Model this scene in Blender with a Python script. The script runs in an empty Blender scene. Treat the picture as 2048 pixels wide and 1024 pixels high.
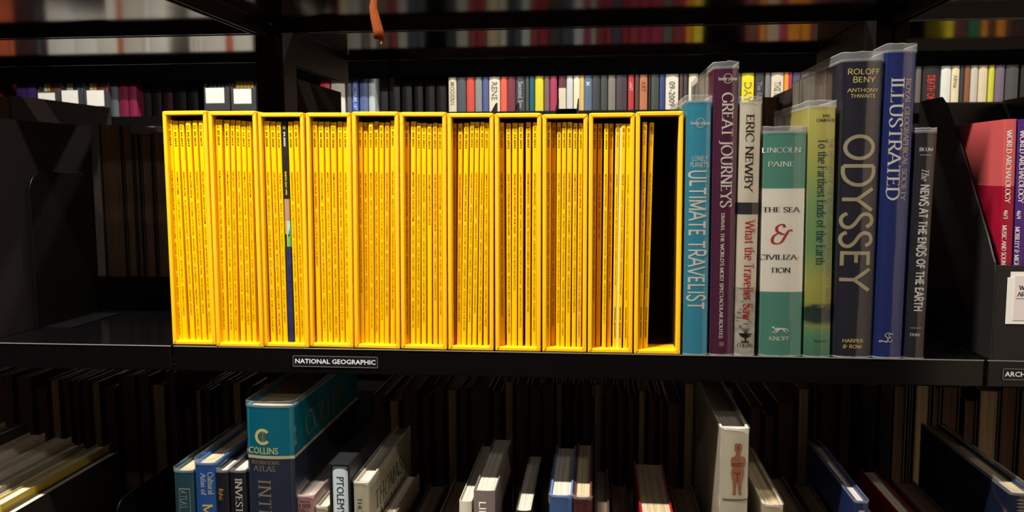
import bpy, bmesh, math, random
from mathutils import Vector, Matrix

random.seed(7)
scn = bpy.context.scene
COL = scn.collection
# ------------------------------------------------------------------ camera
F = 1694.4
CAM = Vector((0.4988, -0.9394, 0.2038))
YAW, PITCH, ROLL = 0.1009, 0.1000, -0.0038
f0 = Vector((-math.sin(YAW)*math.cos(PITCH), math.cos(YAW)*math.cos(PITCH), -math.sin(PITCH)))
r0 = Vector((math.cos(YAW), math.sin(YAW), 0)); u0 = r0.cross(f0)
RT = r0*math.cos(ROLL)+u0*math.sin(ROLL); UP = -r0*math.sin(ROLL)+u0*math.cos(ROLL)
cd = bpy.data.cameras.new('camera'); cam = bpy.data.objects.new('camera', cd); COL.objects.link(cam)
cam.matrix_world = Matrix(((RT.x, UP.x, -f0.x, CAM.x), (RT.y, UP.y, -f0.y, CAM.y), (RT.z, UP.z, -f0.z, CAM.z), (0, 0, 0, 1)))
cd.sensor_width = 36; cd.lens = F/2048*36; cd.clip_start = .01
cd.dof.use_dof = True; cd.dof.focus_distance = .95; cd.dof.aperture_fstop = 14.0
scn.camera = cam
# ------------------------------------------------------------------ world, exposure, lights
w = bpy.data.worlds.new('world'); scn.world = w; w.use_nodes = True
w.node_tree.nodes['Background'].inputs[0].default_value = (1.0, .93, .85, 1)
w.node_tree.nodes['Background'].inputs[1].default_value = .012
vs = scn.view_settings
vs.view_transform = 'Standard'; vs.look = 'None'; vs.gamma = 1; vs.exposure = 0; vs.use_curve_mapping = False
CEIL, FLOOR = 1.35, -1.30
def tube_light(name, x, y, z, length, width, power, col=(1, .93, .84)):
    d = bpy.data.lights.new(name, 'AREA'); d.shape = 'RECTANGLE'; d.size = length; d.size_y = width
    d.energy = power; d.color = col
    o = bpy.data.objects.new(name, d); o.location = (x, y, z); COL.objects.link(o); return o
tube_light('front_aisle_light', -.12, -.50, CEIL-.075, .55, .04, 60)
tube_light('front_aisle_light', 1.5, -.50, CEIL-.075, .9, .05, 9)
tube_light('rear_aisle_light', .1, 1.12, CEIL-.075, 2.6, .05, 44)
tube_light('rear_aisle_light', 1.9, 1.12, CEIL-.075, .9, .05, 14)

tube_light('added_side_light', 2.5, -1.35, CEIL-.075, 1.2, .1, 20)  # unseen lamp added to brighten the pale partition and its reflections
tube_light('added_fill_light', -.4, -1.9, CEIL-.075, 2.6, .1, 8)  # unseen fill added behind the camera to lift the dark rear rows

# ------------------------------------------------------------------ helpers
def at(px, py, Y):
    d = f0 + RT*((px-1024)/F) + UP*((512-py)/F)
    return CAM + d*((Y-CAM.y)/d.y)
def zat(px, py, Y): return at(px, py, Y).z
def s2l(c):
    return tuple(((v/255)/12.92 if v/255 <= .04045 else ((v/255+.055)/1.055)**2.4) for v in c)
MATS = {}
def mat(name, rgb, rough=.5, spec=.5, bump=None, var=0.0, coat=0.0, metal=0.0, vscale=40):
    k = (name, tuple(rgb), rough)
    if k in MATS: return MATS[k]
    m = bpy.data.materials.new(name); m.use_nodes = True; nt = m.node_tree; b = nt.nodes['Principled BSDF']
    c = s2l(rgb)
    b.inputs['Base Color'].default_value = (*c, 1); b.inputs['Roughness'].default_value = rough
    b.inputs['Specular IOR Level'].default_value = spec; b.inputs['Coat Weight'].default_value = coat
    b.inputs['Coat Roughness'].default_value = .12; b.inputs['Metallic'].default_value = metal
    tc = nt.nodes.new('ShaderNodeTexCoord')
    if var:
        n = nt.nodes.new('ShaderNodeTexNoise'); n.inputs['Scale'].default_value = vscale; n.inputs['Detail'].default_value = 4
        nt.links.new(tc.outputs['Object'], n.inputs['Vector'])
        r = nt.nodes.new('ShaderNodeValToRGB')
        r.color_ramp.elements[0].position = .3; r.color_ramp.elements[1].position = .7
        r.color_ramp.elements[0].color = (*[v*(1-var) for v in c], 1); r.color_ramp.elements[1].color = (*[min(1, v*(1+var)) for v in c], 1)
        nt.links.new(n.outputs['Fac'], r.inputs['Fac']); nt.links.new(r.outputs['Color'], b.inputs['Base Color'])
    if bump:
        kind, sc_, st = bump
        if kind == 'noise':
            n = nt.nodes.new('ShaderNodeTexNoise'); n.inputs['Scale'].default_value = sc_; n.inputs['Detail'].default_value = 2
            nt.links.new(tc.outputs['Object'], n.inputs['Vector']); out = n.outputs['Fac']
        elif kind == 'weave':
            a = nt.nodes.new('ShaderNodeTexWave'); a.bands_direction = 'Z'; a.inputs['Scale'].default_value = sc_
            b2 = nt.nodes.new('ShaderNodeTexWave'); b2.bands_direction = 'DIAGONAL'; b2.inputs['Scale'].default_value = sc_
            for q in (a, b2): nt.links.new(tc.outputs['Object'], q.inputs['Vector']); q.inputs['Distortion'].default_value = .6
            mm = nt.nodes.new('ShaderNodeMath'); mm.operation = 'MULTIPLY'
            nt.links.new(a.outputs['Fac'], mm.inputs[0]); nt.links.new(b2.outputs['Fac'], mm.inputs[1]); out = mm.outputs[0]
        else:   # page layers, thin lines across local x
            a = nt.nodes.new('ShaderNodeTexNoise'); a.inputs['Scale'].default_value = 1; a.inputs['Detail'].default_value = 3
            mp = nt.nodes.new('ShaderNodeMapping'); mp.inputs['Scale'].default_value = (sc_, 3, 3)
            nt.links.new(tc.outputs['Object'], mp.inputs['Vector']); nt.links.new(mp.outputs[0], a.inputs['Vector']); out = a.outputs['Fac']
            r = nt.nodes.new('ShaderNodeValToRGB'); r.color_ramp.elements[0].position = .35; r.color_ramp.elements[1].position = .6
            r.color_ramp.elements[0].color = (*[v*.62 for v in c], 1); r.color_ramp.elements[1].color = (*c, 1)
            nt.links.new(out, r.inputs['Fac']); nt.links.new(r.outputs['Color'], b.inputs['Base Color'])
        bp = nt.nodes.new('ShaderNodeBump'); bp.inputs['Strength'].default_value = st; bp.inputs['Distance'].default_value = .0006
        nt.links.new(out, bp.inputs['Height']); nt.links.new(bp.outputs[0], b.inputs['Normal'])
    MATS[k] = m; return m
def plastic_mat(name='clear plastic sleeve', base=.1, rough=.09, edge=False):
    k = (name,)
    if k in MATS: return MATS[k]
    m = bpy.data.materials.new(name); m.use_nodes = True; nt = m.node_tree; nt.nodes.clear()
    out = nt.nodes.new('ShaderNodeOutputMaterial'); mix = nt.nodes.new('ShaderNodeMixShader')
    tr = nt.nodes.new('ShaderNodeBsdfTransparent'); tr.inputs[0].default_value = (.96, .97, .97, 1)
    gl = nt.nodes.new('ShaderNodeBsdfGlossy'); gl.inputs['Roughness'].default_value = rough; gl.inputs['Color'].default_value = (1, 1, 1, 1)
    fr = nt.nodes.new('ShaderNodeFresnel'); fr.inputs[0].default_value = 1.5
    ad = nt.nodes.new('ShaderNodeMath'); ad.operation = 'MULTIPLY_ADD'; ad.inputs[1].default_value = .55; ad.inputs[2].default_value = base-.04
    nt.links.new(fr.outputs[0], ad.inputs[0]); nt.links.new(ad.outputs[0], mix.inputs[0])
    nt.links.new(tr.outputs[0], mix.inputs[1]); nt.links.new(gl.outputs[0], mix.inputs[2])
    tc = nt.nodes.new('ShaderNodeTexCoord'); n = nt.nodes.new('ShaderNodeTexNoise'); n.inputs['Scale'].default_value = 22; n.inputs['Detail'].default_value = 3
    mp = nt.nodes.new('ShaderNodeMapping'); mp.inputs['Scale'].default_value = (1.6, 1, .25)
    bp = nt.nodes.new('ShaderNodeBump'); bp.inputs['Strength'].default_value = .35; bp.inputs['Distance'].default_value = .002
    nt.links.new(tc.outputs['Object'], mp.inputs[0]); nt.links.new(mp.outputs[0], n.inputs['Vector'])
    nt.links.new(n.outputs['Fac'], bp.inputs['Height']); nt.links.new(bp.outputs[0], gl.inputs['Normal'])
    src = mix.outputs[0]
    if edge:
        df = nt.nodes.new('ShaderNodeBsdfDiffuse'); df.inputs[0].default_value = (.8, .84, .86, 1)
        m2 = nt.nodes.new('ShaderNodeMixShader'); m2.inputs[0].default_value = .34 if edge is True else edge
        nt.links.new(mix.outputs[0], m2.inputs[1]); nt.links.new(df.outputs[0], m2.inputs[2]); src = m2.outputs[0]
    nt.links.new(src, out.inputs[0]); MATS[k] = m; return m

def tag(o, label=None, cat=None, group=None, kind=None):
    if label: o['label'] = label
    if cat: o['category'] = cat
    if group: o['group'] = group
    if kind: o['kind'] = kind
    return o
def empty(name, loc=(0, 0, 0), rot=(0, 0, 0), **k):
    o = bpy.data.objects.new(name, None); o.empty_display_size = .02; o.location = loc; o.rotation_euler = rot
    COL.objects.link(o); return tag(o, **k)
class MB:
    """collects geometry of ONE object"""
    def __init__(s): s.v = []; s.f = []; s.m = []; s.sm = []
    def face(s, pts, m=0, smooth=False):
        n = len(s.v); s.v += [tuple(p) for p in pts]; s.f.append(tuple(range(n, n+len(pts)))); s.m.append(m); s.sm.append(smooth)
    def box(s, x0, x1, y0, y1, z0, z1, m=0):
        n = len(s.v)
        s.v += [(x0,y0,z0),(x1,y0,z0),(x1,y1,z0),(x0,y1,z0),(x0,y0,z1),(x1,y0,z1),(x1,y1,z1),(x0,y1,z1)]
        for q in ((0,3,2,1),(4,5,6,7),(0,1,5,4),(1,2,6,5),(2,3,7,6),(3,0,4,7)):
            s.f.append(tuple(n+i for i in q)); s.m.append(m); s.sm.append(False)
        return s
    def prism(s, prof, a0, a1, axis='z', m=0, smooth=False):
        """extrude closed 2-D profile; axis z: prof=(x,y); axis x: prof=(y,z); axis y: prof=(x,z)"""
        def P(p, a): return (p[0], p[1], a) if axis == 'z' else ((a, p[0], p[1]) if axis == 'x' else (p[0], a, p[1]))
        n = len(s.v); k = len(prof)
        s.v += [P(p, a0) for p in prof]+[P(p, a1) for p in prof]
        for i in range(k):
            j = (i+1) % k; s.f.append((n+i, n+j, n+k+j, n+k+i)); s.m.append(m); s.sm.append(smooth)
        s.f.append(tuple(n+i for i in range(k-1, -1, -1))); s.m.append(m); s.sm.append(False)
        s.f.append(tuple(n+k+i for i in range(k))); s.m.append(m); s.sm.append(False)
        return s
    def grid(s, rows, m=0, smooth=True):
        n = len(s.v); nc = len(rows[0])
        for r in rows: s.v += [tuple(p) for p in r]
        for i in range(len(rows)-1):
            for j in range(nc-1):
                a = n+i*nc+j; s.f.append((a, a+1, a+nc+1, a+nc)); s.m.append(m); s.sm.append(smooth)
        return s
    def build(s, name, mats, parent=None, bevel=0, seg=2, fix=True):
        me = bpy.data.meshes.new(name); me.from_pydata(s.v, [], s.f)
        if not isinstance(mats, (list, tuple)): mats = [mats]
        for q in mats: me.materials.append(q)
        for p, mi, sm in zip(me.polygons, s.m, s.sm): p.material_index = mi; p.use_smooth = sm
        if fix:
            bm = bmesh.new(); bm.from_mesh(me); bmesh.ops.recalc_face_normals(bm, faces=bm.faces)
            for ed in bm.edges:
                if len(ed.link_faces) != 2 or ed.calc_face_angle(0) > .5: ed.smooth = False
            bm.to_mesh(me); bm.free()
        o = bpy.data.objects.new(name, me); COL.objects.link(o)
        if parent: o.parent = parent
        if 'lettering' in name or name in ('picture', 'spine_picture'): o['kind'] = 'stuff'
        if bevel:
            b = o.modifiers.new('bevel', 'BEVEL'); b.width = bevel; b.segments = seg; b.limit_method = 'ANGLE'; b.angle_limit = .6
        return o

# ------------------------------------------------------------------ stroke lettering
XH = .66
GL = {
'A':(.8,'l 0 0 .4 1;l .4 1 .8 0;n .15 .36 .65 .36'),
'B':(.66,'l .12 0 .12 1;c .12 1 .4 1 .52 .9 .54 .76 .5 .6 .4 .53 .12 .53;c .12 .53 .42 .53 .57 .42 .6 .27 .55 .1 .4 0 .12 0'),
'C':(.82,'o .46 .5 .42 .51 42 318;t .77 .84 .77 .64'),
'D':(.84,'l .12 0 .12 1;c .12 1 .38 1 .6 .9 .74 .7 .78 .5 .74 .3 .6 .1 .38 0 .12 0'),
'E':(.62,'l .12 0 .12 1;a .12 1 .54 1;a .12 .52 .46 .52;a .12 0 .57 0'),
'F':(.57,'l .12 0 .12 1;a .12 1 .54 1;a .12 .52 .46 .52'),
'G':(.88,'o .46 .5 .42 .51 42 325;l .8 .08 .8 .42;t .77 .84 .77 .64'),
'H':(.84,'l .12 0 .12 1;l .72 0 .72 1;n .12 .52 .72 .52'),
'I':(.28,'l .14 0 .14 1'),
'J':(.34,'l .2 1 .2 .05;c .2 .1 .17 -.1 .08 -.2 -.06 -.22'),
'K':(.76,'l .12 0 .12 1;l .66 1 .14 .46;l .28 .6 .74 0'),
'L':(.6,'l .12 0 .12 1;a .12 0 .55 0'),
'M':(1.0,'l .12 0 .12 1;n .12 1 .5 .08;n .5 .08 .88 1;l .88 1 .88 0'),
'N':(.88,'l .12 0 .12 1;n .12 1 .76 0;l .76 1 .76 0'),
'O':(.92,'o .46 .5 .42 .51 0 360'),
'P':(.64,'l .12 0 .12 1;c .12 1 .4 1 .55 .9 .58 .74 .54 .57 .4 .47 .12 .47'),
'Q':(.92,'o .46 .5 .42 .51 0 360;n .5 .16 .9 -.16'),
'R':(.72,'l .12 0 .12 1;c .12 1 .4 1 .55 .9 .58 .74 .54 .57 .4 .48 .12 .48;l .34 .48 .7 0'),
'S':(.6,'c .52 .82 .42 .97 .28 1.01 .12 .94 .07 .77 .15 .62 .42 .43 .54 .26 .5 .08 .34 -.01 .16 .02 .05 .18;t .53 .97 .53 .78;t .05 .04 .05 .24'),
'T':(.7,'l .35 0 .35 1;b .04 1 .66 1'),
'U':(.84,'c .12 1 .12 .6 .13 .28 .22 .06 .42 -.01 .62 .06 .71 .28 .72 .6 .72 1;s .12 1;s .72 1'),
'V':(.8,'l 0 1 .4 0;l .4 0 .8 1'),
'W':(1.16,'l 0 1 .3 0;n .3 0 .57 .95;n .57 .95 .86 0;l .86 0 1.14 1'),
'X':(.76,'l .04 1 .72 0;l .04 0 .7 1'),
'Y':(.76,'l 0 1 .38 .48;l .76 1 .38 .48;l .38 .48 .38 0'),
'Z':(.66,'n .58 1 .06 0;b .07 1 .58 1;b .06 0 .6 0'),
'&':(.95,'c .95 .68 .8 .7 .66 .45 .5 .1 .3 -.01 .1 .05 .05 .22 .12 .42 .34 .58 .3 .6 .2 .72 .22 .9 .38 1.01 .52 .97 .56 .86;c .34 .58 .5 .5 .6 .52'),
'a':(.52,'c .08 .52 .2 .66 .36 .6 .4 .45 .4 .1 .46 0;c .4 .4 .2 .36 .07 .22 .1 .04 .24 0 .4 .14'),
'b':(.58,'l .1 0 .1 1;o .3 .33 .22 .33 0 360'),
'c':(.5,'o .28 .33 .22 .33 50 310'),
'd':(.58,'l .48 0 .48 1;o .28 .33 .22 .33 0 360'),
'e':(.54,'c .07 .36 .48 .36 .44 .58 .28 .66 .12 .57 .06 .33 .13 .08 .3 0 .47 .1'),
'f':(.36,'c .46 .93 .36 1.01 .22 .95 .18 .75 .18 .4 .18 0;n .04 .62 .36 .62;s .18 0'),
'g':(.56,'o .28 .4 .2 .25 0 360;c .44 .6 .48 .1 .4 -.25 .2 -.3 .06 -.2'),
'h':(.6,'l .1 0 .1 1;c .1 .46 .24 .64 .4 .64 .48 .5 .48 0;s .48 0'),
'i':(.26,'l .13 0 .13 .66;n .13 .84 .13 .94'),
'l':(.26,'l .13 0 .13 1'),
'n':(.6,'l .1 0 .1 .66;c .1 .46 .24 .64 .4 .64 .48 .5 .48 0;s .48 0'),
'o':(.58,'o .29 .33 .23 .33 0 360'),
'p':(.58,'l .1 -.3 .1 .66;o .3 .33 .22 .33 0 360'),
'r':(.42,'l .1 0 .1 .66;c .1 .42 .2 .6 .32 .66 .4 .62'),
's':(.44,'c .38 .54 .26 .66 .1 .6 .08 .46 .34 .26 .38 .12 .26 0 .1 .02 .04 .14'),
't':(.38,'c .18 .85 .18 .3 .2 .08 .28 0 .38 .06;n .04 .62 .36 .62'),
'u':(.6,'c .1 .66 .1 .2 .18 .02 .32 .02 .48 .2;l .48 .66 .48 0;s .1 .66'),
'v':(.52,'l .02 .66 .26 0;l .26 0 .5 .66'),
'w':(.78,'l .02 .66 .22 0;n .22 0 .39 .6;n .39 .6 .56 0;l .56 0 .76 .66'),
'y':(.54,'l .02 .66 .28 0;c .52 .66 .28 0 .16 -.26 .02 -.28'),
'0':(.6,'o .3 .5 .24 .5 0 360'),'1':(.34,'n .18 0 .18 1;n .18 1 .06 .86'),
'2':(.56,'c .06 .78 .12 .95 .28 1 .44 .94 .48 .76 .36 .5 .05 0;n .05 0 .5 0'),
'3':(.54,'c .08 .92 .26 1 .44 .9 .44 .68 .22 .54 .46 .42 .48 .16 .3 0 .06 .08'),
'4':(.6,'n .42 0 .42 1;n .42 1 .04 .3;n .04 .3 .56 .3'),
'6':(.56,'c .46 .96 .22 .8 .08 .4 .1 .12 .28 0 .46 .12 .46 .42 .28 .56 .1 .4'),
'8':(.56,'o .28 .76 .19 .24 0 360;o .28 .26 .23 .26 0 360'),
'9':(.56,'c .08 .04 .34 .2 .48 .6 .44 .9 .28 1 .1 .88 .1 .58 .28 .44 .46 .58'),
'/':(.4,'n .02 -.05 .38 1.05'),'-':(.4,'n .06 .38 .34 .38'),'.':(.22,'n .09 0 .13 0'),"'":(.2,'n .1 1 .08 .74'),
':':(.22,'n .09 .1 .13 .1;n .09 .55 .13 .55'),',':(.22,'n .12 .05 .08 -.12'),
}
def catmull(p, n=6):
    o = []
    q = [p[0]]+p+[p[-1]]
    for i in range(1, len(q)-2):
        a, b, c, d = q[i-1], q[i], q[i+1], q[i+2]
        for k in range(n):
            t = k/n
            o.append(tuple(.5*((2*b[j])+(-a[j]+c[j])*t+(2*a[j]-5*b[j]+4*c[j]-d[j])*t*t+(-a[j]+3*b[j]-3*c[j]+d[j])*t**3) for j in (0, 1)))
    o.append(p[-1]); return o
SG = {}
def stroke_glyph(ch, serif, wt, thin):
    k = (ch, serif, wt, thin)
    if k in SG: return SG[k]
    adv, spec = GL[ch]; V = []; Fc = []
    def width(dx, dy):
        if not serif: return wt
        a = math.atan2(dy, dx); return thin+(wt-thin)*abs(math.sin(a-math.radians(14)))**1.3
    def ribbon(pts):
        nrm = []
        for i in range(len(pts)):
            a = pts[max(0, i-1)]; b = pts[min(len(pts)-1, i+1)]
            dx, dy = b[0]-a[0], b[1]-a[1]; L = math.hypot(dx, dy) or 1; nrm.append((-dy/L, dx/L, width(dx, dy)/2))
        n = len(V)
        for p, q in zip(pts, nrm):
            V.append((p[0]+q[0]*q[2], p[1]+q[1]*q[2])); V.append((p[0]-q[0]*q[2], p[1]-q[1]*q[2]))
        for i in range(len(pts)-1): Fc.append((n+2*i, n+2*i+1, n+2*i+3, n+2*i+2))
    def quad(x0, y0, x1, y1):
        kx = max(1, int(abs(x1-x0)/.15)); ky = max(1, int(abs(y1-y0)/.2)); n = len(V)
        for j_ in range(ky+1):
            for i_ in range(kx+1): V.append((x0+(x1-x0)*i_/kx, y0+(y1-y0)*j_/ky))
        for j_ in range(ky):
            for i_ in range(kx): q_ = n+j_*(kx+1)+i_; Fc.append((q_, q_+1, q_+kx+2, q_+kx+1))
    def ser(x, y, w_=.13):
        if serif:
            if y > .3: quad(x-w_-wt*.3, y-thin, x+w_+wt*.3, y)
            else: quad(x-w_-wt*.3, y, x+w_+wt*.3, y+thin)
    ends = []
    for st in spec.split(';'):
        t = st.split(); kd = t[0]; v = [float(q) for q in t[1:]]
        if kd in 'lnab':
            P = [(v[0], v[1]), (v[2], v[3])]
            if kd == 'l': ends += P
    for st in spec.split(';'):
        t = st.split(); kd = t[0]; v = [float(q) for q in t[1:]]
        if kd in 'lnab':
            P = [(v[0], v[1]), (v[2], v[3])]
            h = wt*.5
            if kd in 'ab' or (kd == 'n' and v[1] == v[3] and not serif):
                w_ = thin if serif else wt; yy = v[1]
                y0 = yy-w_ if yy > .9 else (yy if yy < .1 else yy-w_/2)
                quad(v[0] if kd != 'n' else v[0], y0, v[2], y0+w_)
                if serif:
                    s_ = .15
                    for X in ([v[2]] if kd == 'a' else [v[0], v[2]]):
                        if yy > .9: quad(X-thin*.7, yy-s_-thin*.5, X, yy) if X == v[2] else quad(X, yy-s_-thin*.5, X+thin*.7, yy)
                        elif yy < .1: quad(X-thin*.7, yy, X, yy+s_+thin)
                        else: quad(X-thin*.7, yy-s_*.7, X, yy+s_*.7)
            else:
                k_ = 5
                ribbon([(P[0][0]+(P[1][0]-P[0][0])*i_/k_, P[0][1]+(P[1][1]-P[0][1])*i_/k_) for i_ in range(k_+1)])
                if kd == 'l':
                    for p in P:
                        if p[1] in (0., 1., XH, -.3) and ends.count(p) == 1: ser(p[0], p[1], .12)
        elif kd == 's': ser(v[0], v[1])
        elif kd == 't':
            if serif: quad(v[0]-thin*.4, min(v[1], v[3]), v[0]+thin*.4, max(v[1], v[3]))
        elif kd == 'c': ribbon(catmull([(v[i], v[i+1]) for i in range(0, len(v), 2)]))
        elif kd == 'o':
            n = 28; ins = 0 if serif else wt*.5
            ribbon([(v[0]+(v[2]-ins*.6)*math.cos(math.radians(v[4]+(v[5]-v[4])*i/n)), v[1]+(v[3]-ins*.8)*math.sin(math.radians(v[4]+(v[5]-v[4])*i/n))) for i in range(n+1)])
    SG[k] = (V, Fc, adv); return SG[k]
BG = {}
def bfont_glyph(ch, bold=0.0):
    k = (ch, bold)
    if k in BG: return BG[k]
    def mesh_of(s):
        c = bpy.data.curves.new('t', 'FONT'); c.body = s; c.size = 1.0; c.resolution_u = 2; c.offset = bold
        o = bpy.data.objects.new('t', c); COL.objects.link(o)
        bpy.context.view_layer.update()
        e = o.evaluated_get(bpy.context.evaluated_depsgraph_get()); me = e.to_mesh()
        V = [(v.co.x, v.co.y) for v in me.vertices]; Fc = [tuple(p.vertices) for p in me.polygons]
        e.to_mesh_clear(); bpy.data.objects.remove(o); bpy.data.curves.remove(c); return V, Fc
    if '_cap' not in BG:
        V, _ = mesh_of('H'); BG['_cap'] = max(v[1] for v in V); BG['_h'] = max(v[0] for v in V)
    cap = BG['_cap']
    if ch == ' ': V, Fc = [], []; adv = max(v[0] for v in mesh_of('H H')[0])-max(v[0] for v in mesh_of('HH')[0])
    else:
        V, Fc = mesh_of(ch); adv = max(v[0] for v in mesh_of(ch+'H')[0])-BG['_h']
    BG[k] = ([(x/cap, y/cap) for x, y in V], Fc, adv/cap); return BG[k]
def layout(s, font='serif', wt=.15, thin=.055, track=0.0, bold=0.0):
    """-> verts, faces, total width; cap height 1, baseline 0"""
    V = []; Fc = []; x = 0
    for ch in s:
        if font == 'bf': gv, gf, adv = bfont_glyph(ch, bold)
        elif ch == ' ': x += .36+track; continue
        elif ch == '\u2022': gv, gf, adv = [(.1,.35),(.2,.27),(.3,.35),(.2,.43)], [(0,1,2,3)], .4
        else:
            if ch not in GL: ch = ch.upper()
            gv, gf, adv = stroke_glyph(ch, font == 'serif', wt, thin)
            adv += .06
        n = len(V); V += [(x+a, b) for a, b in gv]; Fc += [tuple(n+i for i in q) for q in gf]; x += adv+track
    return V, Fc, x-track
def put_text(mb, s, u, v, cap, mode='h', m=0, font='serif', wt=.15, thin=.055, track=0., bold=0., align='l', length=None, xs=1.0, warp=None, eps=.0003, slant=0.):
    """mode h: horizontal in the x-z plane, baseline start (u,v); mode d: reads downwards, baseline at x=u, starts at z=v"""
    V, Fc, L = layout(s, font, wt, thin, track, bold)
    if length: xs = length/(L*cap)
    tot = L*cap*xs
    off = 0 if align == 'l' else (-tot/2 if align == 'c' else -tot)
    n = len(mb.v)
    for a, b in V:
        a = (a+slant*b)*cap*xs+off; b *= cap
        x, z = (u+a, v+b) if mode == 'h' else (u+b, v-a)
        y = (warp(x) if warp else 0)-eps
        mb.v.append((x, y, z))
    for q in Fc: mb.f.append(tuple(n+i for i in q)); mb.m.append(m); mb.sm.append(False)
    return tot
def rect(mb, x0, x1, z0, z1, m=0, warp=None, eps=.0003, nseg=6):
    W = warp or (lambda x: 0)
    k = nseg if warp else 1
    for i in range(k):
        a = x0+(x1-x0)*i/k; b = x0+(x1-x0)*(i+1)/k
        mb.face([(a, W(a)-eps, z0), (b, W(b)-eps, z0), (b, W(b)-eps, z1), (a, W(a)-eps, z1)], m)
def ring(mb, cx, cz, rx, rz, t, m=0, warp=None, eps=.0003, n=28, a0=0, a1=360):
    W = warp or (lambda x: 0)
    for i in range(n):
        a = math.radians(a0+(a1-a0)*i/n); b = math.radians(a0+(a1-a0)*(i+1)/n)
        p = [(cx+(rx-t*q)*math.cos(g), cz+(rz-t*q)*math.sin(g)) for g, q in ((a, 0), (b, 0), (b, 1), (a, 1))]
        mb.face([(x, W(x)-eps, z) for x, z in p], m)
def blob(mb, pts, m=0, warp=None, eps=.0003):
    if not warp: mb.face([(x, -eps, z) for x, z in pts], m); return
    x0 = min(p[0] for p in pts); x1 = max(p[0] for p in pts); n = max(1, math.ceil((x1-x0)/.002))
    def clip(P, X, sg):
        o = []
        for i in range(len(P)):
            a, b = P[i], P[(i+1) % len(P)]; ia, ib = sg*(a[0]-X) >= 0, sg*(b[0]-X) >= 0
            if ia: o.append(a)
            if ia != ib: t = (X-a[0])/(b[0]-a[0]); o.append((X, a[1]+(b[1]-a[1])*t))
        return o
    for i in range(n):
        q = clip(clip(pts, x0+(x1-x0)*i/n, 1), x0+(x1-x0)*(i+1)/n, -1) if n > 1 else pts
        if len(q) > 2: mb.face([(x, warp(x)-eps, z) for x, z in q], m)

# ------------------------------------------------------------------ materials
BLACK = mat('black gloss powder coated steel', (7, 7, 8), .11, .5, bump=('noise', 900, .05))
BLACKM = mat('black satin steel', (8, 8, 8), .4, .25, bump=('noise', 900, .08))
CLOTH = mat('yellow book cloth', (252, 192, 0), .6, .3, bump=('weave', 620, .35), var=.02, vscale=120)
LINING_SHADE = mat('shade-darkened lining', (52, 36, 14), .8, .2)  # shade inside the cases is put into this dark colour
YMAG = mat('yellow magazine cover', (253, 197, 0), .36, .4, var=.02, vscale=25)
YMAG2 = mat('deeper yellow magazine cover', (250, 189, 0), .4, .4, var=.03, vscale=25)
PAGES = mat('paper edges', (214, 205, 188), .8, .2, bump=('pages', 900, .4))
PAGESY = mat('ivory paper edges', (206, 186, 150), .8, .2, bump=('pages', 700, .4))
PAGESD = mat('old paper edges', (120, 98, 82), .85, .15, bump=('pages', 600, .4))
SLEEVE = plastic_mat()
FILM_SHEEN = plastic_mat('plastic film with painted sheen', .12, .2, .1)  # pale diffuse tint stands in for reflections on the film above the jacket
SLEDGE = plastic_mat('plastic sleeve cut edge', .2, .15, True)
def ink(rgb, rough=.45): return mat('ink %d %d %d' % tuple(rgb), rgb, rough, .4)

# ------------------------------------------------------------------ room (mostly outside the frame)
def struct(name, mb, m): o = mb.build(name, m); o['kind'] = 'structure'; return o
struct('floor', MB().box(-2.6, 3.4, -2.4, 2.6, FLOOR-.05, FLOOR), mat('dark grey carpet', (52, 48, 46), .95, .1, bump=('noise', 300, .5), var=.2))
struct('ceiling', MB().box(-2.6, 3.4, -2.4, 2.6, CEIL, CEIL+.05), mat('dark painted ceiling', (60, 57, 54), .9, .2))
struct('wall_back', MB().box(-2.6, 3.4, 2.55, 2.6, FLOOR, CEIL), mat('dark wall paint', (48, 45, 44), .8, .2))
struct('wall_left', MB().box(-2.65, -2.6, -2.4, 2.6, FLOOR, CEIL), mat('dark wall paint', (48, 45, 44), .8, .2))
struct('wall_right', MB().box(3.4, 3.45, -2.4, 2.6, FLOOR, CEIL), mat('warm plaster wall', (168, 152, 134), .8, .2))
struct('wall_front', MB().box(-2.6, 3.4, -2.45, -2.4, FLOOR, CEIL), mat('brown wood panelling', (74, 60, 50), .8, .2))
struct('wall_partition', MB().box(1.6, 3.39, -1.95, -1.9, FLOOR, CEIL), mat('pale warm plaster', (206, 186, 164), .8, .2))
HOUS = mat('white lamp housing', (220, 218, 212), .5)
for nm, x, y, L in (('over the yellow slipcases', -.12, -.5, .55), ('over the right end of the front aisle', 1.5, -.5, .9), ('over the aisle behind the shelves', .1, 1.12, 2.6), ('over the right end of the aisle behind', 1.9, 1.12, .9), ('added unseen to brighten the pale wall', 2.5, -1.35, 1.2), ('added unseen as fill along the panelled wall', -.4, -1.9, 2.6)):  # last two are housings for the added, unseen lights
    e = empty('ceiling_lamp', (x, y, CEIL), label='white linear ceiling lamp '+nm, cat='lamp')
    MB().box(-L/2-.02, L/2+.02, -.045, .045, -.06, 0).build('housing', HOUS, e, bevel=.004)

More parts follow.
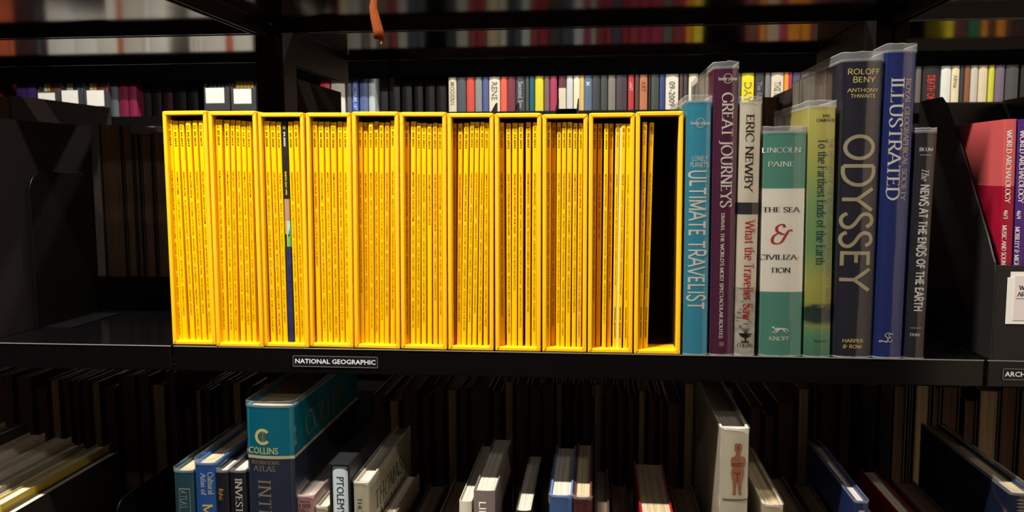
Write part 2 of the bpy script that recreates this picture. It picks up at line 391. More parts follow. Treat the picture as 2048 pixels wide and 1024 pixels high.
# ------------------------------------------------------------------ shelving
W0, W1 = 0.0, .914
def shelf_unit(name, label, x0, x1, y0, y1, top, lip, under, front=True, backrail=0, rearlip=.013, group=None):
    """board with a folded front lip on the aisle side; front True: aisle side is y0"""
    e = empty(name, ((x0+x1)/2, (y0+y1)/2, top), label=label, cat='shelf')
    hx = (x1-x0)/2-.0012; hy = (y1-y0)/2
    MB().box(-hx, hx, -hy, hy, -under, 0).build('shelf_board', BLACK, e, bevel=.0012)
    ya, yb = (-hy, -hy+.0045) if front else (hy-.0045, hy)
    s_ = -1 if front else 1
    MB().box(-hx, hx, min(ya, yb)+s_*.0004, max(ya, yb)+s_*.0004, -lip, .0002).build('front_lip', BLACK, e, bevel=.0019, seg=4)
    if backrail and front: MB().box(-hx+.0005, hx-.0005, -hy-.0012, -hy+.0006, -.0012, .0002).build('edge_highlight', mat('pale metal edge highlight', (112, 110, 104), .4, .5, metal=.3), e, bevel=.0005)  # pale strip stands in for light caught along the shelf's front edge
    yc = hy-.002 if front else -hy
    MB().box(-hx, hx, yc, yc+.002, -under-rearlip, -.0004).build('rear_lip', BLACK, e)
    if backrail: MB().box(-hx, hx, (hy-.004 if front else -hy), (hy if front else -hy+.004), .0002, backrail).build('back_stop', BLACKM, e)
    return e
bays = (('left', W0-.914, W0), ('centre', W0, W1), ('right', W1, W1+.914))
Yf, Ya, Yb, Yr = 0.0, .341, .405, .745
WHERE = {'left': 'left of the yellow slipcases', 'centre': 'in the middle bay', 'right': 'in the bay right of the travel books'}
shelves = {}
for nm, x0, x1 in bays:
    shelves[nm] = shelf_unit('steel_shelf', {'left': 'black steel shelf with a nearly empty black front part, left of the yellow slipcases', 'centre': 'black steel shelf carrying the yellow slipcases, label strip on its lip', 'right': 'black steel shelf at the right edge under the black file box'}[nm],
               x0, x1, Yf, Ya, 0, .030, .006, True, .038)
    if nm == 'centre' or 1:
        shelf_unit('steel_shelf', 'glossy black upper shelf mirroring books, front side, '+WHERE[nm], x0, x1, Yf, Ya, .434, .024, .006, True, 0)
    shelf_unit('steel_shelf', 'glossy black upper rear shelf, '+WHERE[nm], x0, x1, Yb, Yr, .442, .018, .006, False, 0)
    shelf_unit('steel_shelf', 'black rear side shelf behind the middle row, '+WHERE[nm], x0, x1, Yb, Yr, 0, .030, .006, False, 0)
    shelf_unit('steel_shelf', 'black lower front shelf under the big spines, '+WHERE[nm], x0, x1, Yf, Ya, -.43, .030, .006, True, 0)
    shelf_unit('steel_shelf', 'black lower rear shelf, '+WHERE[nm], x0, x1, Yb, Yr, -.43, .030, .006, False, 0)
for lab, xc in (('black upright post left of the middle bay', W0-.001), ('black upright post right of the middle bay', W1+.001), ('black upright post at the far left end', W0-.914), ('black upright post at the far right end', W1+.914)):
    e = empty('upright_post', (xc+(-.004 if 'left of' in lab else 0), (Ya+Yb)/2, FLOOR), label=lab, cat='post')
    MB().box(-.0215, -.004, -.029, .029, 0, 2.5).build('post_channel', BLACKM, e, bevel=.001)
    MB().box(.004, .0215, -.029, .029, 0, 2.5).build('post_channel', BLACKM, e, bevel=.001)
    MB().box(-.004, .004, -.024, .024, 0, 2.5).build('slotted_web', BLACKM, e)
    for zz in (.434, .442):
        rear = zz == .442
        ys = (.030, .368) if rear else (-.371, -.030)
        for sx in ((-.006, -.0035), (.0035, .006)):
            prof = [(ys[0], zz-FLOOR-.007), (ys[0], zz-FLOOR-(.062 if rear else .028)), (ys[1], zz-FLOOR-(.062 if rear else .028)), (ys[1], zz-FLOOR-.007)]
            MB().prism(prof, sx[0], sx[1], 'x').build('shelf_bracket', BLACKM, e)

# label strips
def label_strip(parent, text, x0, x1, z0, z1):
    mb = MB(); mb.box(x0, x1, -.0007, 0, z0, z1)
    p = mb.build('label_strip', mat('black label tape', (20, 20, 22), .35), parent)
    mf = MB(); t = .0004
    for a in ((x0, x1, z1-t, z1), (x0, x1, z0, z0+t), (x0, x0+t, z0, z1), (x1-t, x1, z0, z1)): mf.box(a[0], a[1], -.0011, -.0006, a[2], a[3])
    mf.build('holder_edge', mat('clear holder edge', (120, 120, 122), .3), p)
    mt = MB(); put_text(mt, text, x0+.0022, (z0+z1)/2-.0024, .0052, 'h', 0, font='bf', length=(x1-x0)-.0046, eps=0, bold=.012)
    o = mt.build('lettering', ink((232, 232, 230)), p, fix=False); o.location = (0, -.0009, 0); return p
a = at(586, 712, -.001); b = at(756, 737, -.001)
cx = shelves['centre'].location.x; cy = -(Ya-Yf)/2-.0006
def strip(bay, text, px0, py0, px1, py1, X1=None):
    s_ = shelves[bay]; a = at(px0, py0, -.001); b = at(px1, py1, -.001)
    p = label_strip(s_, text, a.x-s_.location.x, (X1 or b.x)-s_.location.x, b.z, a.z); p.location = (0, -(Ya-Yf)/2-.0006, 0)
strip('centre', 'NATIONAL GEOGRAPHIC', 586, 711, 756, 736)
strip('right', 'ARCHAEOLOGY', 2006, 737, 2046, 760, at(2006, 740, -.001).x+.062)

# ------------------------------------------------------------------ builders
def frame_of(TLx, TRx, yT, BLx, BRx, yB, Y, zrest):
    tl, tr, bl, br = at(TLx, yT, Y), at(TRx, yT, Y), at(BLx, yB, Y), at(BRx, yB, Y)
    t = (tl+tr)/2; b = (bl+br)/2; wd = ((tr-tl).length+(br-bl).length)/2
    if zrest is not None: b.z = zrest
    d = t-b; return b, wd, d.length, math.atan2(d.x, d.z)

# --- magazines in slipcases
BUL = '\u2022'
BX = [  # TLx TRx yT  BLx BRx yB  yfront
 (322,414,222, 346,431,691,.006), (415,512,222.5, 432,527,695,-.0015), (512.5,608.5,225.5, 528,617,696,.002), (610.5,701.5,225.5, 618.5,707.5,697,.005),
 (703,797,223.5, 708.5,800.5,698,.003), (798,893,224.5, 802,894,699,.003), (894,987.5,226.5, 896,987.5,701,.0025), (989,1083,226.5, 990,1082,702.5,.002),
 (1084.5,1176,228.5, 1084,1173.5,704,.002), (1177.5,1270.5,226, 1175,1265.5,705,.0015), (1272,1367.5,223, 1267,1361.5,707.5,0)]
MG = [
[('01.2019','FUTURE OF MEDICINE ISSUE','TARGETED CARE * VIRTUAL CADAVER * CHINESE REMEDIES * CHILDBIRTH DEATHS',334,344,240,356.5,364.8,670),
 ('02.2019','ULTIMATE CLIMB','CHILD SACRIFICE * LITHIUM GOLD RUSH * SILICON VALLEY * KANGAROO DEBATE',344,355,242,365,376,631),
 ('03.2019','SEARCH FOR LIFE','EL SALVADOR VIOLENCE * HIDDEN CAVES * TREEHOPPERS * CARNIVAL RITUALS',357,367,242,380,391,630),
 ('04.2019','THE CITIES ISSUE','DESIGNING SOLUTIONS * WALKING TOKYO * RETHINKING COMMUNITIES * A CITY RISES * RATS',369.5,381,242,392.5,403,672),
 ('05.2019','LEONARDO DA VINCI','SEA OF PLASTIC * GORONGOSA NATIONAL PARK * SMOKEJUMPERS * EBOLA',383.5,394,241,404,414,626),
 ('06.2019','SPECIAL REPORT: WILDLIFE TOURISM','PANGOLINS * WOMEN RANGERS * PACIFIC RING OF FIRE * SARGASSO SEA',396,405.5,241,416,426,665)],
[('07.2019','THE MOON AND BEYOND','PROTECTING PRISTINE SEAS * NIGER AT A CROSSROADS * VANISHING MANGROVES',428.4,444,239,442.6,456,658),
 ('08.2019','HUMAN MIGRATION','STATELESS BABIES * FROM AFRICA TO SPAIN * TIJUANA PORTRAITS * BIRTH OF EUROPE',447,458,240,458.4,468,660),
 ('09.2019','THE ARCTIC','NEW COLD WAR * THAWING TUNDRA * DEFENSE AND STATION * ARCTIC WOLVES * INUIT CULTURE',459.5,469,240,468.8,477,662),
 ('10.2019','EXTINCTION','VANISHING SPECIES * SEA TURTLES * GIRAFFES * FISH COLLECTION * FOSSILS FOR SALE',470.3,480,241,481,491,642),
 ('11.2019','WOMEN: A CENTURY OF CHANGE','IN PHOTOGRAPHS * POWER * DATA * LEADERSHIP * COMBAT * SCIENCE',481.3,491,242,492.6,503,650),
 ('12.2019','UNDER JERUSALEM','DISPOSABLE PLASTICS * CAPTIVE U.S. TIGERS * AFRICAN PARKS * GLACIAL LAKES',492.6,501,243,504.3,514,643)],
[('01.2020','WELLNESS',"PAIN * WOMEN'S HEALTH * YOUR MICROBIOME * BLUE ZONES DIET * YOGA * ROBOTS FOR SENIORS",527,538,242,541,552.5,664),
 ('02.2020','LAST JOURNEY INTO SLAVERY','REWILDING A PRAIRIE * BEAUTY REDEFINED * FLAMINGO BOB * VIETNAM TREK',539,550.6,243,555,565.5,669),
 ('03.2020','THE END OF TRASH','INSIDE A BEE NEST * KIDNAPPED STUDENTS * MACAQUES * TRAILBLAZING WOMEN',552,561,244,566.3,576,645),
 ('04.2020','EARTH DAY 1970','',562,574,242,577.3,588,0),
 ('05.2020','DISAPPEARING BUGS','ADULTS WITH AUTISM * SOUTH AMERICAN PARKS * ANIMALS IN MOTION * ITALIAN TRAILS',575,585,243.5,589.5,600,673),
 ('06.2020','WORLD WAR II VOICES','HIROSHIMA MEMORIES * EMPEROR PENGUINS * WOMEN IN POLITICS * AN ILLUMINATING',586,596.5,242,601,610.5,672)],
[('07.2020','SPECIAL ISSUE: EVEREST','JOURNEY TO THE ROOF OF THE WORLD',623.4,634,243,632.8,643.4,533),
 ('08.2020','STOPPING PANDEMICS',"INDIA'S WATER CRISIS * 100 YEARS OF WOMEN'S SUFFRAGE * CHIMPANZEE CONFLICT",635.5,647,243.5,645,655,662),
 ('09.2020','MEET THE ROBOTS',"GREAT LAKES' ICE LOSS * OSTRICHES * PROTECTING OCEANS * SOLIDARITY ANNIVERSARY",648.6,658.6,243.5,656,666,664),
 ('10.2020','REIMAGINING DINOSAURS','TRAGEDY OF HUMAN TRAFFICKING * SAVING AMAZON EAGLES * U.S. HIKING TRAILS',660,672,244.5,667.6,678.5,674),
 ('11.2020','SPECIAL ISSUE: A WORLD GONE VIRAL','THE PANDEMIC IS CHANGING OUR VIEW OF SCIENCE, SOCIETY, NATURE',674,684.6,243,680,690,661),
 ('12.2020','SAVING THE GREAT LAKES','THE LANGUAGE OF LULLABIES * ARCTIC DREAMING * SNAKEBITE CRISIS',685.6,694.5,244,690.8,701,637)],
[('01.2021','SPECIAL ISSUE: 2020 IN PICTURES','PHOTOGRAPHS FROM AN UNFORGETTABLE YEAR',715,725,244,720.5,728,585),
 ('02.2021','VIRUS MYSTERIES','WOMEN ON THE MOVE * CIVIL WAR MONUMENTS * REWILDING COSTA RICA',726,735.2,245,729.3,738.4,620),
 ('03.2021','MARS OBSESSION','INNOCENT ON DEATH ROW * SIACHEN GLACIER MYSTERY * ENDING GREYHOUND RACING',736.4,746,244.5,739.3,747.9,659),
 ('04.2021','FIXING AIR POLLUTION',"WILDFIRE SMOKE * SAVING FLORIDA PANTHERS * AMAZON INSECTS * ARETHA'S GENIUS",747.6,756.6,243,749,758.6,665),
 ('05.2021','THE OCEAN ISSUE','SECRETS OF THE WHALES * RESCUING CORAL REEFS * MEDITERRANEAN DEEP DIVE',757.6,767.7,245,760,768.3,641),
 ('06.2021','RECKONING WITH THE PAST',"SOUTHERNMOST TREE * MEXICO'S BEEKEEPERS * LURE OF TRIESTE",769,779,244.5,769,778,632),
 ('07.2021','HEAT AND SHADE','ANDES GOLD RUSH * CONSERVATION IN KENYA * FOSSILS FROM A LANDFILL',781,789.5,241,779.5,790.8,620)],
[('08.2021','GLADIATORS OF ANCIENT ROME','SEE-THROUGH FROGS * HUNGER IN AMERICA * KALAHARI CLIMATE EXTREMES',808,818.7,244,810,819,674),
 ('09.2021','MYSTERIES OF THE SOLAR SYSTEM',"SAVING CHEETAHS * TRACKING CHILE'S CLIMATE * REMEMBERING 9/11",821,832,243,821,831,656),
 ('10.2021','TRANSPORTATION REVOLUTION','NIGHT SEA LIFE * THE HOMEOWNERSHIP GAP * RESCUING CHIMPANZEES',833,842,246,831.8,841,656),
 ('11.2021','100 WORLD WONDERS','ETHIOPIAN CONFLICT * ANTARCTIC MELTDOWN * A WALK AROUND THE WORLD',842.8,852.4,246,842.3,852.7,646),
 ('12.2021','WELCOME TO EARTH SPECIAL ISSUE','',853.5,863.5,247.5,854.5,864,0),
 ('01.2022','THE YEAR IN PICTURES SPECIAL ISSUE','COVID * CLIMATE * CONFLICT * CONSERVATION',865,874.6,246,866,875.6,600),
 ('02.2022','REBUILDING NOTRE DAME',"HISTORIC MOUNTAIN CLIMB * PLANTS IN DETAIL * SUDAN'S FUTURE",875.5,884,247,877,885.4,630)],
[('03.2022','SLAVE SHIPWRECKS',"SAVING WINTER * BIG CAT RESERVES * COLOMBIA'S FIGHT FOR CHANGE * CASSETT CATCHERS",904,913.6,246.5,903.4,912,668),
 ('04.2022','EXPLORING RAINFOREST TEPUIS','SEAHORSES * GANGES POLLUTION * SONGBIRDS OF CUBA * GHANA FISHING',916,925.4,247,913,922.3,645),
 ('05.2022','SAVING FORESTS SPECIAL ISSUE','FIGHTING FIRE WITH FIRE * ELEPHANT HAVEN * SOLUTIONS FOR THE FUTURE',927,938.6,246,922.8,932,662),
 ('06.2022','THE POWER OF TOUCH','PHILIPPINE CORAL REEFS * LYNX COMEBACK * FISHING AND CLIMATE CHANGE',940,948.4,244,933.7,942.8,645),
 ('07.2022',"NATIVE NATIONS' SOVEREIGNTY","URBAN WILDLIFE * FLOODING IN JAVA * ITALY'S APPIAN WAY",949,959.4,244,944,953,627),
 ('08.2022','STONEHENGE REVEALED',"HORSESHOE CRABS * INDIA'S ENERGY CHALLENGE * BIG BEND NATIONAL PARK",960.5,968.6,244,954.8,964.4,663),
 ('09.2022','AMERICA THE BEAUTIFUL','KEEPING COMMUNITY * TINY FOREST CREATURES * SAVING HISTORIC YEMEN',969.3,978,245.5,966,976,653)],
[('10.2022','ANIMAL MINDS',"ON THE ROAD IN AFGHANISTAN * ALPS ICE CAVES * BRAZIL'S AFRICAN HERITAGE",997.8,1008,245,999,1010.7,634),
 ('11.2022',"KING TUT'S TREASURES 100 YEARS LATER","EGYPT'S NEW CAPITAL * RESILIENT REEFS * LA PALMA VOLCANO",1011,1022.5,246.5,1013.5,1022.5,667),
 ('12.2022','SPECIAL ISSUE: PICTURES OF THE YEAR','EXPLORING THE WORLD IN 118 PHOTOS',1023.8,1035.6,246,1023.4,1034,580),
 ('01.2023','LIVING LONGER AND BETTER','SAVING MANATEES * KINGDOM OF MUSTANG * BOLIVIAN SKATEBOARDERS',1036.4,1047,246,1036,1045,655),
 ('02.2023','ORIGAMI INNOVATION','AGING JAPAN * SEA OTTER COMEBACK * MODERN MUD ARCHITECTURE',1051.4,1061.8,244.5,1050,1061,624),
 ('03.2023','RETURNING TREASURES','MOUNTAIN HARES * LEBANON EMERGES * APOSTLE ISLANDS * STUNNING SPIDERS',1065,1075,244.5,1062.4,1073,663)],
[('04.2023',"EARTH'S 8 BILLION","NIGERIA GROWS * CHINA SHRINKS * NATURE'S SHIFTING SEASONS * AWESOME ANTS",1092.4,1102.4,244,1091,1100,655),
 ('05.2023','SECRETS OF THE ELEPHANTS','NATIVE AMERICAN SCHOOLS * SLIME MOLDS * KOSOVO * ARCTIC ISLANDS',1103.4,1112.4,245,1100.8,1110.5,651),
 ('06.2023','INTO THE WILD','UNDERWATER VOLCANOES * BUSHMEAT * IRON FROM SPACE * MATRIARCHY IN BRAZIL',1113.7,1122.8,245,1111.4,1119.8,647),
 ('07.2023','THE EXPLORATION ISSUE','THE AMAZON * ANCIENT HUMAN RELATIVE * SHARK REWILDING * WALKING CHINA',1123.8,1133.5,244.5,1120.7,1129.3,671),
 ('08.2023','NORTHWEST PASSAGE',"EGYPT'S MUMMIES * ESSENTIAL FREEDOMS * JORDAN ANIMAL REFUGE",1134.4,1145,244,1130.3,1141,626),
 ('09.2023','DOME OF THE ROCK',"CYPRESS FORESTS * CHILE'S GLACIERS * CONSERVATION IN MOZAMBIQUE",1146,1155.5,246,1143,1151.8,626),
 ('10.2023','SPECIAL ISSUE: SPACE','NIGHT SKY POSTER * BACK TO THE MOON * ORIGINS OF THE UNIVERSE * OCEAN WORLDS',1157,1166.5,246,1153,1162.3,675)],
[('11.2023','CARBON SOLUTIONS','RARE LAVA LAKE * ORCAS ON THE HUNT * HISPANICS IN THE U.S.',1185.6,1194.5,247,1182.2,1190.7,602),
 ('12.2023','PICTURES OF THE YEAR',"SPAIN'S ALHAMBRA * CARIBOU",1195.4,1205.3,247,1191.3,1201,480),
 ('01.2024','MONARCH BUTTERFLIES','REPRODUCTIVE REVOLUTION * AMAZON TRIBE * ENDANGERED SPECIES ACT',1208.5,1217.5,247,1203,1212.3,647),
 ('02.2024','GLASS','FOREST FOODS * HOME CARE FOR KIDS * BORNEO RAINFOREST * HARP SEALS',1218.3,1227.7,247,1213.3,1221.8,598),
 ('MARCH 2024','HYENAS','UNVEILING EL MAYA * BEST OF THE WORLD * CEMENT * TWILIGHT ZONE',1230.7,1240,247,1225,1233,570),
 ('APRIL 2024','FENCE','ANCIENT SYNAGOGUE * FASHION WASTE * WHOOPING CRANES',1243,1252,247.5,1234.3,1244,590),
 ('MAY 2024','OCTOPUSES',"AMERICAN INDIGENOUS ART * ZOROASTRIANISM * ENGLAND'S CHALK STREAMS",1253,1262.4,247.5,1245.7,1255.8,600)],
[('JUNE 2024','SCIENCE OF STRESS','LAVA TUBES * GULF OF MAINE * RESCUING HISTORIES',1285,1295,244,1276.5,1285.2,545),
 ('JULY 2024','SPECIAL ISSUE: HOW GLOBAL INDIGENOUS COMMUNITIES','ARE SHAPING THE FUTURE',1298.5,1309,245,1286,1295.4,576)],
]
TB = .0047
INKD = ink((40, 28, 0)); INKR = ink((138, 46, 0)); INKG = ink((84, 62, 0)); INKW = ink((236, 234, 228)); INKY = ink((250, 226, 20))
DARKC = mat('black glossy magazine cover', (38, 34, 40), .3, .5, var=.3, vscale=60)
NAVYC = mat('navy starry magazine cover', (40, 46, 92), .3, .5, var=.35, vscale=90)
TANC = mat('tan printed cover', (168, 132, 112), .35); REDC = mat('red printed cover', (226, 58, 50), .35); GRNC = mat('green printed cover', (98, 178, 70), .35); SKYC = mat('pale blue printed cover', (150, 206, 206), .35); ORGC = mat('orange printed cover', (240, 150, 50), .35)
def magazine(d, Y, fi, yB):
    date, title, rest, tl, tr, yt, bl, br, yend = d
    b, wd, h, ang = frame_of(tl, tr, yt, bl, br, yB, Y, TB+.0002)
    wd = wd*.93; D = .172
    special = date == '04.2020'
    lab = ('black and navy magazine among yellow ones, spine dated 04.2020 EARTH DAY 1970' if special else
           'slim yellow magazine with its spine dated %s and titled %s' % (date, ' '.join(title.split()[:5])))
    e = empty('magazine', b, (0, ang, 0), label=lab, cat='magazine', group='magazines in slipcase holding '+MG[fi][0][0])
    hw = wd/2; mb = MB(); t = .00035
    # cover: folded sheet with square spine, slightly rounded corners
    r = min(.0014, hw*.5)
    outer = [(-hw, D), (-hw, r), (-hw+r*.1, r*.55), (-hw+r*.35, r*.2), (-hw+r, 0), (hw-r, 0), (hw-r*.35, r*.2), (hw-r*.1, r*.55), (hw, r), (hw, D)]
    inner = [(hw-t, D), (hw-t, r), (hw-r, t), (-hw+r, t), (-hw+t, r), (-hw+t, D)]
    if special:
        zl = [0, h*.405, h*.515, h*.60, h*.72, h]
        prof = outer+inner
        zz = [0, zat(582, 494, Y)-b.z, zat(578, 442, Y)-b.z, zat(574, 398, Y)-b.z, h]
        ms = [1, 2, 3, 0]
        for z0, z1, m_ in zip(zz[:-1], zz[1:], ms): mb.prism(prof, z0, z1, 'z', m_)
        cov = mb.build('cover', [DARKC, NAVYC, SKYC, TANC], e)
        ml = MB(); put = lambda a0, a1, b0, b1, m_: rect(ml, a0*wd, a1*wd, b0, b1, m_)
        put(-.42, -.1, zz[1]+.0005, zz[2], 0); put(-.42, -.2, zz[1]+.0005, (zz[1]+zz[2])/2, 1); put(-.1, .4, zz[1]+.0005, zz[1]+.014, 2)
        blob(ml, [(.05*wd, zz[1]+.012), (.4*wd, zz[1]+.013), (.4*wd, zz[1]+.022)], 3)
        ml.build('picture', [ORGC, REDC, GRNC, mat('teal print', (20, 120, 130), .35)], e, fix=False)
    else:
        mb.prism(outer+inner, 0, h, 'z'); cov = mb.build('cover', YMAG if random.random() < .6 else YMAG2, e)
    MB().box(-hw+t+.0001, hw-t-.0001, t+.0006, D-.001, .0006, h-.0008).build('pages', PAGES, e)
    tx = MB()
    zl = lambda py: zat((tl+tr)/2, py, Y)-b.z
    capD = min(.0034, wd*.5); u = -capD/2-wd*.02
    z1 = zl(yt+9.2); z0 = zl(yt+16.2); rw = min(.0023, wd*.36); q = .00042; cxl = -wd*.02
    mi = 3 if special else 0
    for a in ((cxl-rw/2, cxl+rw/2, z1-q, z1), (cxl-rw/2, cxl+rw/2, z0, z0+q), (cxl-rw/2, cxl-rw/2+q, z0, z1), (cxl+rw/2-q, cxl+rw/2, z0, z1)): rect(tx, *a, m=4 if special else 0)
    mon = date[0] in 'MAJ'
    ds, de = zl(yt+21.5), zl(yt+51)
    dc = capD*(.55 if mon else .62)
    put_text(tx, date, -dc/2, ds, dc, 'd', mi, font='bf', length=ds-de if not mon else (ds-de)*.85, bold=.0 if mon else .02)
    c1 = min(.0019, wd*.33); ts = zl(yt+101)
    tm = 4 if special else (2 if mon and date != 'JULY 2024' else 1)
    L = put_text(tx, title, -c1/2, ts, c1, 'd', tm, font='bf', bold=.01 if not mon else .0, length=len(title)*.00192 if not mon else len(title)*(.0018 if 'HOW' in title else .0024))
    if rest:
        sep = ts-L-(.0022)
        r_ = (BUL+' ' if ':' not in title or 'SPACE' in title else '  ')+rest.replace('*', BUL)
        ln = sep-zl(yend)
        if mon: put_text(tx, r_, -c1/2, sep, c1*.9, 'd', 2, font='bf', length=ln)
        else: put_text(tx, r_, -c1*.52, sep, c1*1.06, 'd', 2, font='serif', wt=.12, thin=.06, length=ln)
    if mon: put_text(tx, 'NATIONAL GEOGRAPHIC', -c1/2, zl(614), c1*.9, 'd', 0, font='bf', bold=.02, length=zl(614)-zl(677))
    tx.build('lettering', [INKD, INKR, INKG, INKW, INKY], e, fix=False)

SLL = ['yellow cloth slipcase at the far left end of the row, six magazines from 01.2019', 'yellow slipcase sticking out furthest, orange right side showing, six magazines from 07.2019', 'yellow slipcase with the one black spined magazine among its six', 'yellow slipcase just right of the one with the black spined magazine, above the label strip', 'yellow slipcase above the right part of the label strip, seven magazines from 01.2021', 'yellow slipcase ending with REBUILDING NOTRE DAME, sixth from the left', 'yellow slipcase holding SLAVE SHIPWRECKS to AMERICA THE BEAUTIFUL, below the cream and coral far books', 'yellow slipcase with loose gaps between its six magazines, KING TUT among them', 'yellow slipcase two left of the half empty one, seven tight magazines', 'yellow slipcase left of the half empty one, white insert between its magazines', 'half empty yellow cloth slipcase beside the light blue book, holding two magazines']
for i, bx in enumerate(BX):
    b, wd, h, ang = frame_of(*bx[:7], 0.0002)
    wd -= .0006
    first, last = MG[i][0][0], MG[i][-1][0]
    e = empty('slipcase', b, (0, ang, 0), label=SLL[i], cat='slipcase', group='yellow slipcases on the middle shelf')
    hw = wd/2; D = .184
    MB().box(-hw, -hw+TB, 0, D, 0, h).build('side_panel', CLOTH, e, bevel=.0013, seg=3)
    MB().box(hw-TB, hw, 0, D, 0, h).build('side_panel', CLOTH, e, bevel=.0013, seg=3)
    MB().box(-hw+TB*.35, hw-TB*.35, .0002, D-.0002, h-TB, h+.0003).build('top_panel', CLOTH, e, bevel=.0013, seg=3)
    MB().box(-hw+TB*.35, hw-TB*.35, .0002, D-.0002, -.0000, TB).build('bottom_panel', CLOTH, e, bevel=.0013, seg=3)
    MB().box(-hw+TB, hw-TB, D-.003, D-.0005, TB, h-TB).build('back_panel', LINING_SHADE, e)
    li = MB(); q = .00025; y0 = .013
    li.box(-hw+TB, -hw+TB+q, y0, D-.004, TB+q, h-TB-q); li.box(hw-TB-q, hw-TB, y0, D-.004, TB+q, h-TB-q)
    li.box(-hw+TB, hw-TB, y0, D-.004, h-TB-q, h-TB); li.box(-hw+TB, hw-TB, y0+.02, D-.004, TB, TB+q*.3)
    l = li.build('lining', LINING_SHADE, e); l['kind'] = 'stuff'
    # folded cloth corners: short raised mitre creases
    for sx in (-1, 1):
        cr = MB()
        for (za, zb) in ((h-.0004, h-TB), (.0004, TB)):
            xa, xb = sx*(hw-.0006), sx*(hw-TB); tq = .00022
            cr.face([(xa-tq, -.0003, za), (xa+tq, -.0003, za), (xb+tq, -.0003, zb), (xb-tq, -.0003, zb)])
            cr.face([(xa-tq, -.0003, za), (xb-tq, -.0003, zb), (xb-tq, .0006, zb), (xa-tq, .0006, za)])
        o = cr.build('corner_crease', mat('cloth crease', (196, 132, 6), .7), e, fix=False); o['kind'] = 'stuff'
    for d in MG[i]: magazine(d, bx[6]+.005+{'03.2022': .008, '04.2022': .003, '10.2022': .004, '05.2023': .009, '06.2023': .003, '11.2023': .009, '12.2023': .008, '02.2024': .006, 'JULY 2024': .005, '02.2021': .004, '04.2021': .003, '08.2021': .003}.get(d[0], random.uniform(0, .0018)), i, bx[5]-8)
# white insert booklet between two spring issues, and a glue dot on the July issue
b, wd, h, ang = frame_of(1240.4, 1243, 247, 1233.4, 1234.2, 693, .0075, TB+.0002)
MB().box(-.0006, .0006, 0, .16, 0, h).build('insert_booklet', mat('white coated paper', (232, 232, 226), .4))
o = bpy.data.objects['insert_booklet']; o.location = b; o.rotation_euler = (0, ang, 0)
tag(o, 'thin white paper insert standing between the MARCH and APRIL 2024 magazines', 'booklet')

# --- hardback / paperback books
def spine_warp(w, sag):
    R = 1e9 if sag <= 0 else (w*w/4+sag*sag)/(2*sag)
    return lambda x: (R-math.sqrt(max(0, R*R-x*x))) if sag > 0 else 0.0
def make_book(name, loc, rot, w, h, d, mats, label, cat='book', group=None, sag=.003, t=.0022, bands=None, pages=PAGES, overhang=.003, nseg=9, sleeve=0, sleeve_tint=None):
    """spine at local y=0 facing -y, depth to +y, base at z=0. mats list, bands [(z0,z1,mi)]"""
    e = empty(name, loc, rot, label=label, cat=cat, group=group)
    hw = w/2; W = spine_warp(w, sag)
    out = [(-hw, d)]; rr = min(.0012, w*.15)
    xs = [-hw+(w)*i/nseg for i in range(nseg+1)]
    out += [(-hw, W(hw)+rr)]+[(x*(1-.0), W(x)) for x in xs[1:-1]]+[(hw, W(hw)+rr)]+[(hw, d)]
    if nseg >= 5:
        out[2] = (-hw+rr*.5, W(-hw+rr*.5)+rr*.25); out[-3] = (hw-rr*.5, W(hw-rr*.5)+rr*.25)
    hi = hw-t; inn = [(hi, d), (hi, W(hi)+t+.001)]+[(x*hi/hw, W(x)+t) for x in reversed(xs[1:-1])]+[(-hi, W(hi)+t+.001), (-hi, d)]
    mb = MB()
    for z0, z1, mi in (bands or [(0, h, 0)]): mb.prism(out+inn, z0, z1, 'z', mi)
    c = mb.build('cover', mats, e)
    for p in c.data.polygons:
        if abs(p.normal.z) < .5 and p.normal.y < -.2 and sag > 0: p.use_smooth = True
    pg = MB(); pr = [(-hi+.0002, d-overhang)]+[(x*(hi-.0002)/hw, W(x)+t+.0015) for x in xs]+[(hi-.0002, d-overhang)]
    pg.prism(pr, overhang*.7, h-overhang, 'z'); pg.build('pages', pages, e)
    if sleeve:
        o_ = .0011; top = h+sleeve; sm = MB(); n = nseg+5
        path = [(-hw-o_, d*.98), (-hw-o_, d*.5), (-hw-o_, d*.2), (-hw-o_, W(hw)+rr)]+[(x*(1+o_/hw), W(x)-o_) for x in xs[1:-1]]+[(hw+o_, W(hw)+rr), (hw+o_, d*.2), (hw+o_, d*.5), (hw+o_, d*.98)]
        rnd = random.Random(int(w*1e6)); rows = []
        for z in (.0005, h*.25, h*.5, h*.75, h-.002, top-.0009):
            rows.append([(x, y, z+(rnd.uniform(-.0006, .0006) if z > h else 0)) for x, y in path])
        sm.grid(rows[:-1], 0); sm.grid(rows[-2:], 2)
        rim = [(x, y, z) for x, y, z in rows[-1]]
        sm.grid([rim, [(x*(1+.0001), y-.0001, z+.0008+rnd.uniform(-.0002, .0003)) for x, y, z in rim]], 1)
        low = rows[0]; sm.grid([[(x, y, z-.0004) for x, y, z in low], [(x, y, z+.0009) for x, y, z in low]], 1)
        # ragged line where the jacket ends under the film
        sm.grid([[(x, y+.0001, h-.0002) for x, y in path], [(x, y+.0001, h+.0005+rnd.uniform(0, .0004)) for x, y in path]], 1)
        sm.build('plastic_sleeve', [SLEEVE, SLEDGE, FILM_SHEEN], e, fix=False)
    return e, W
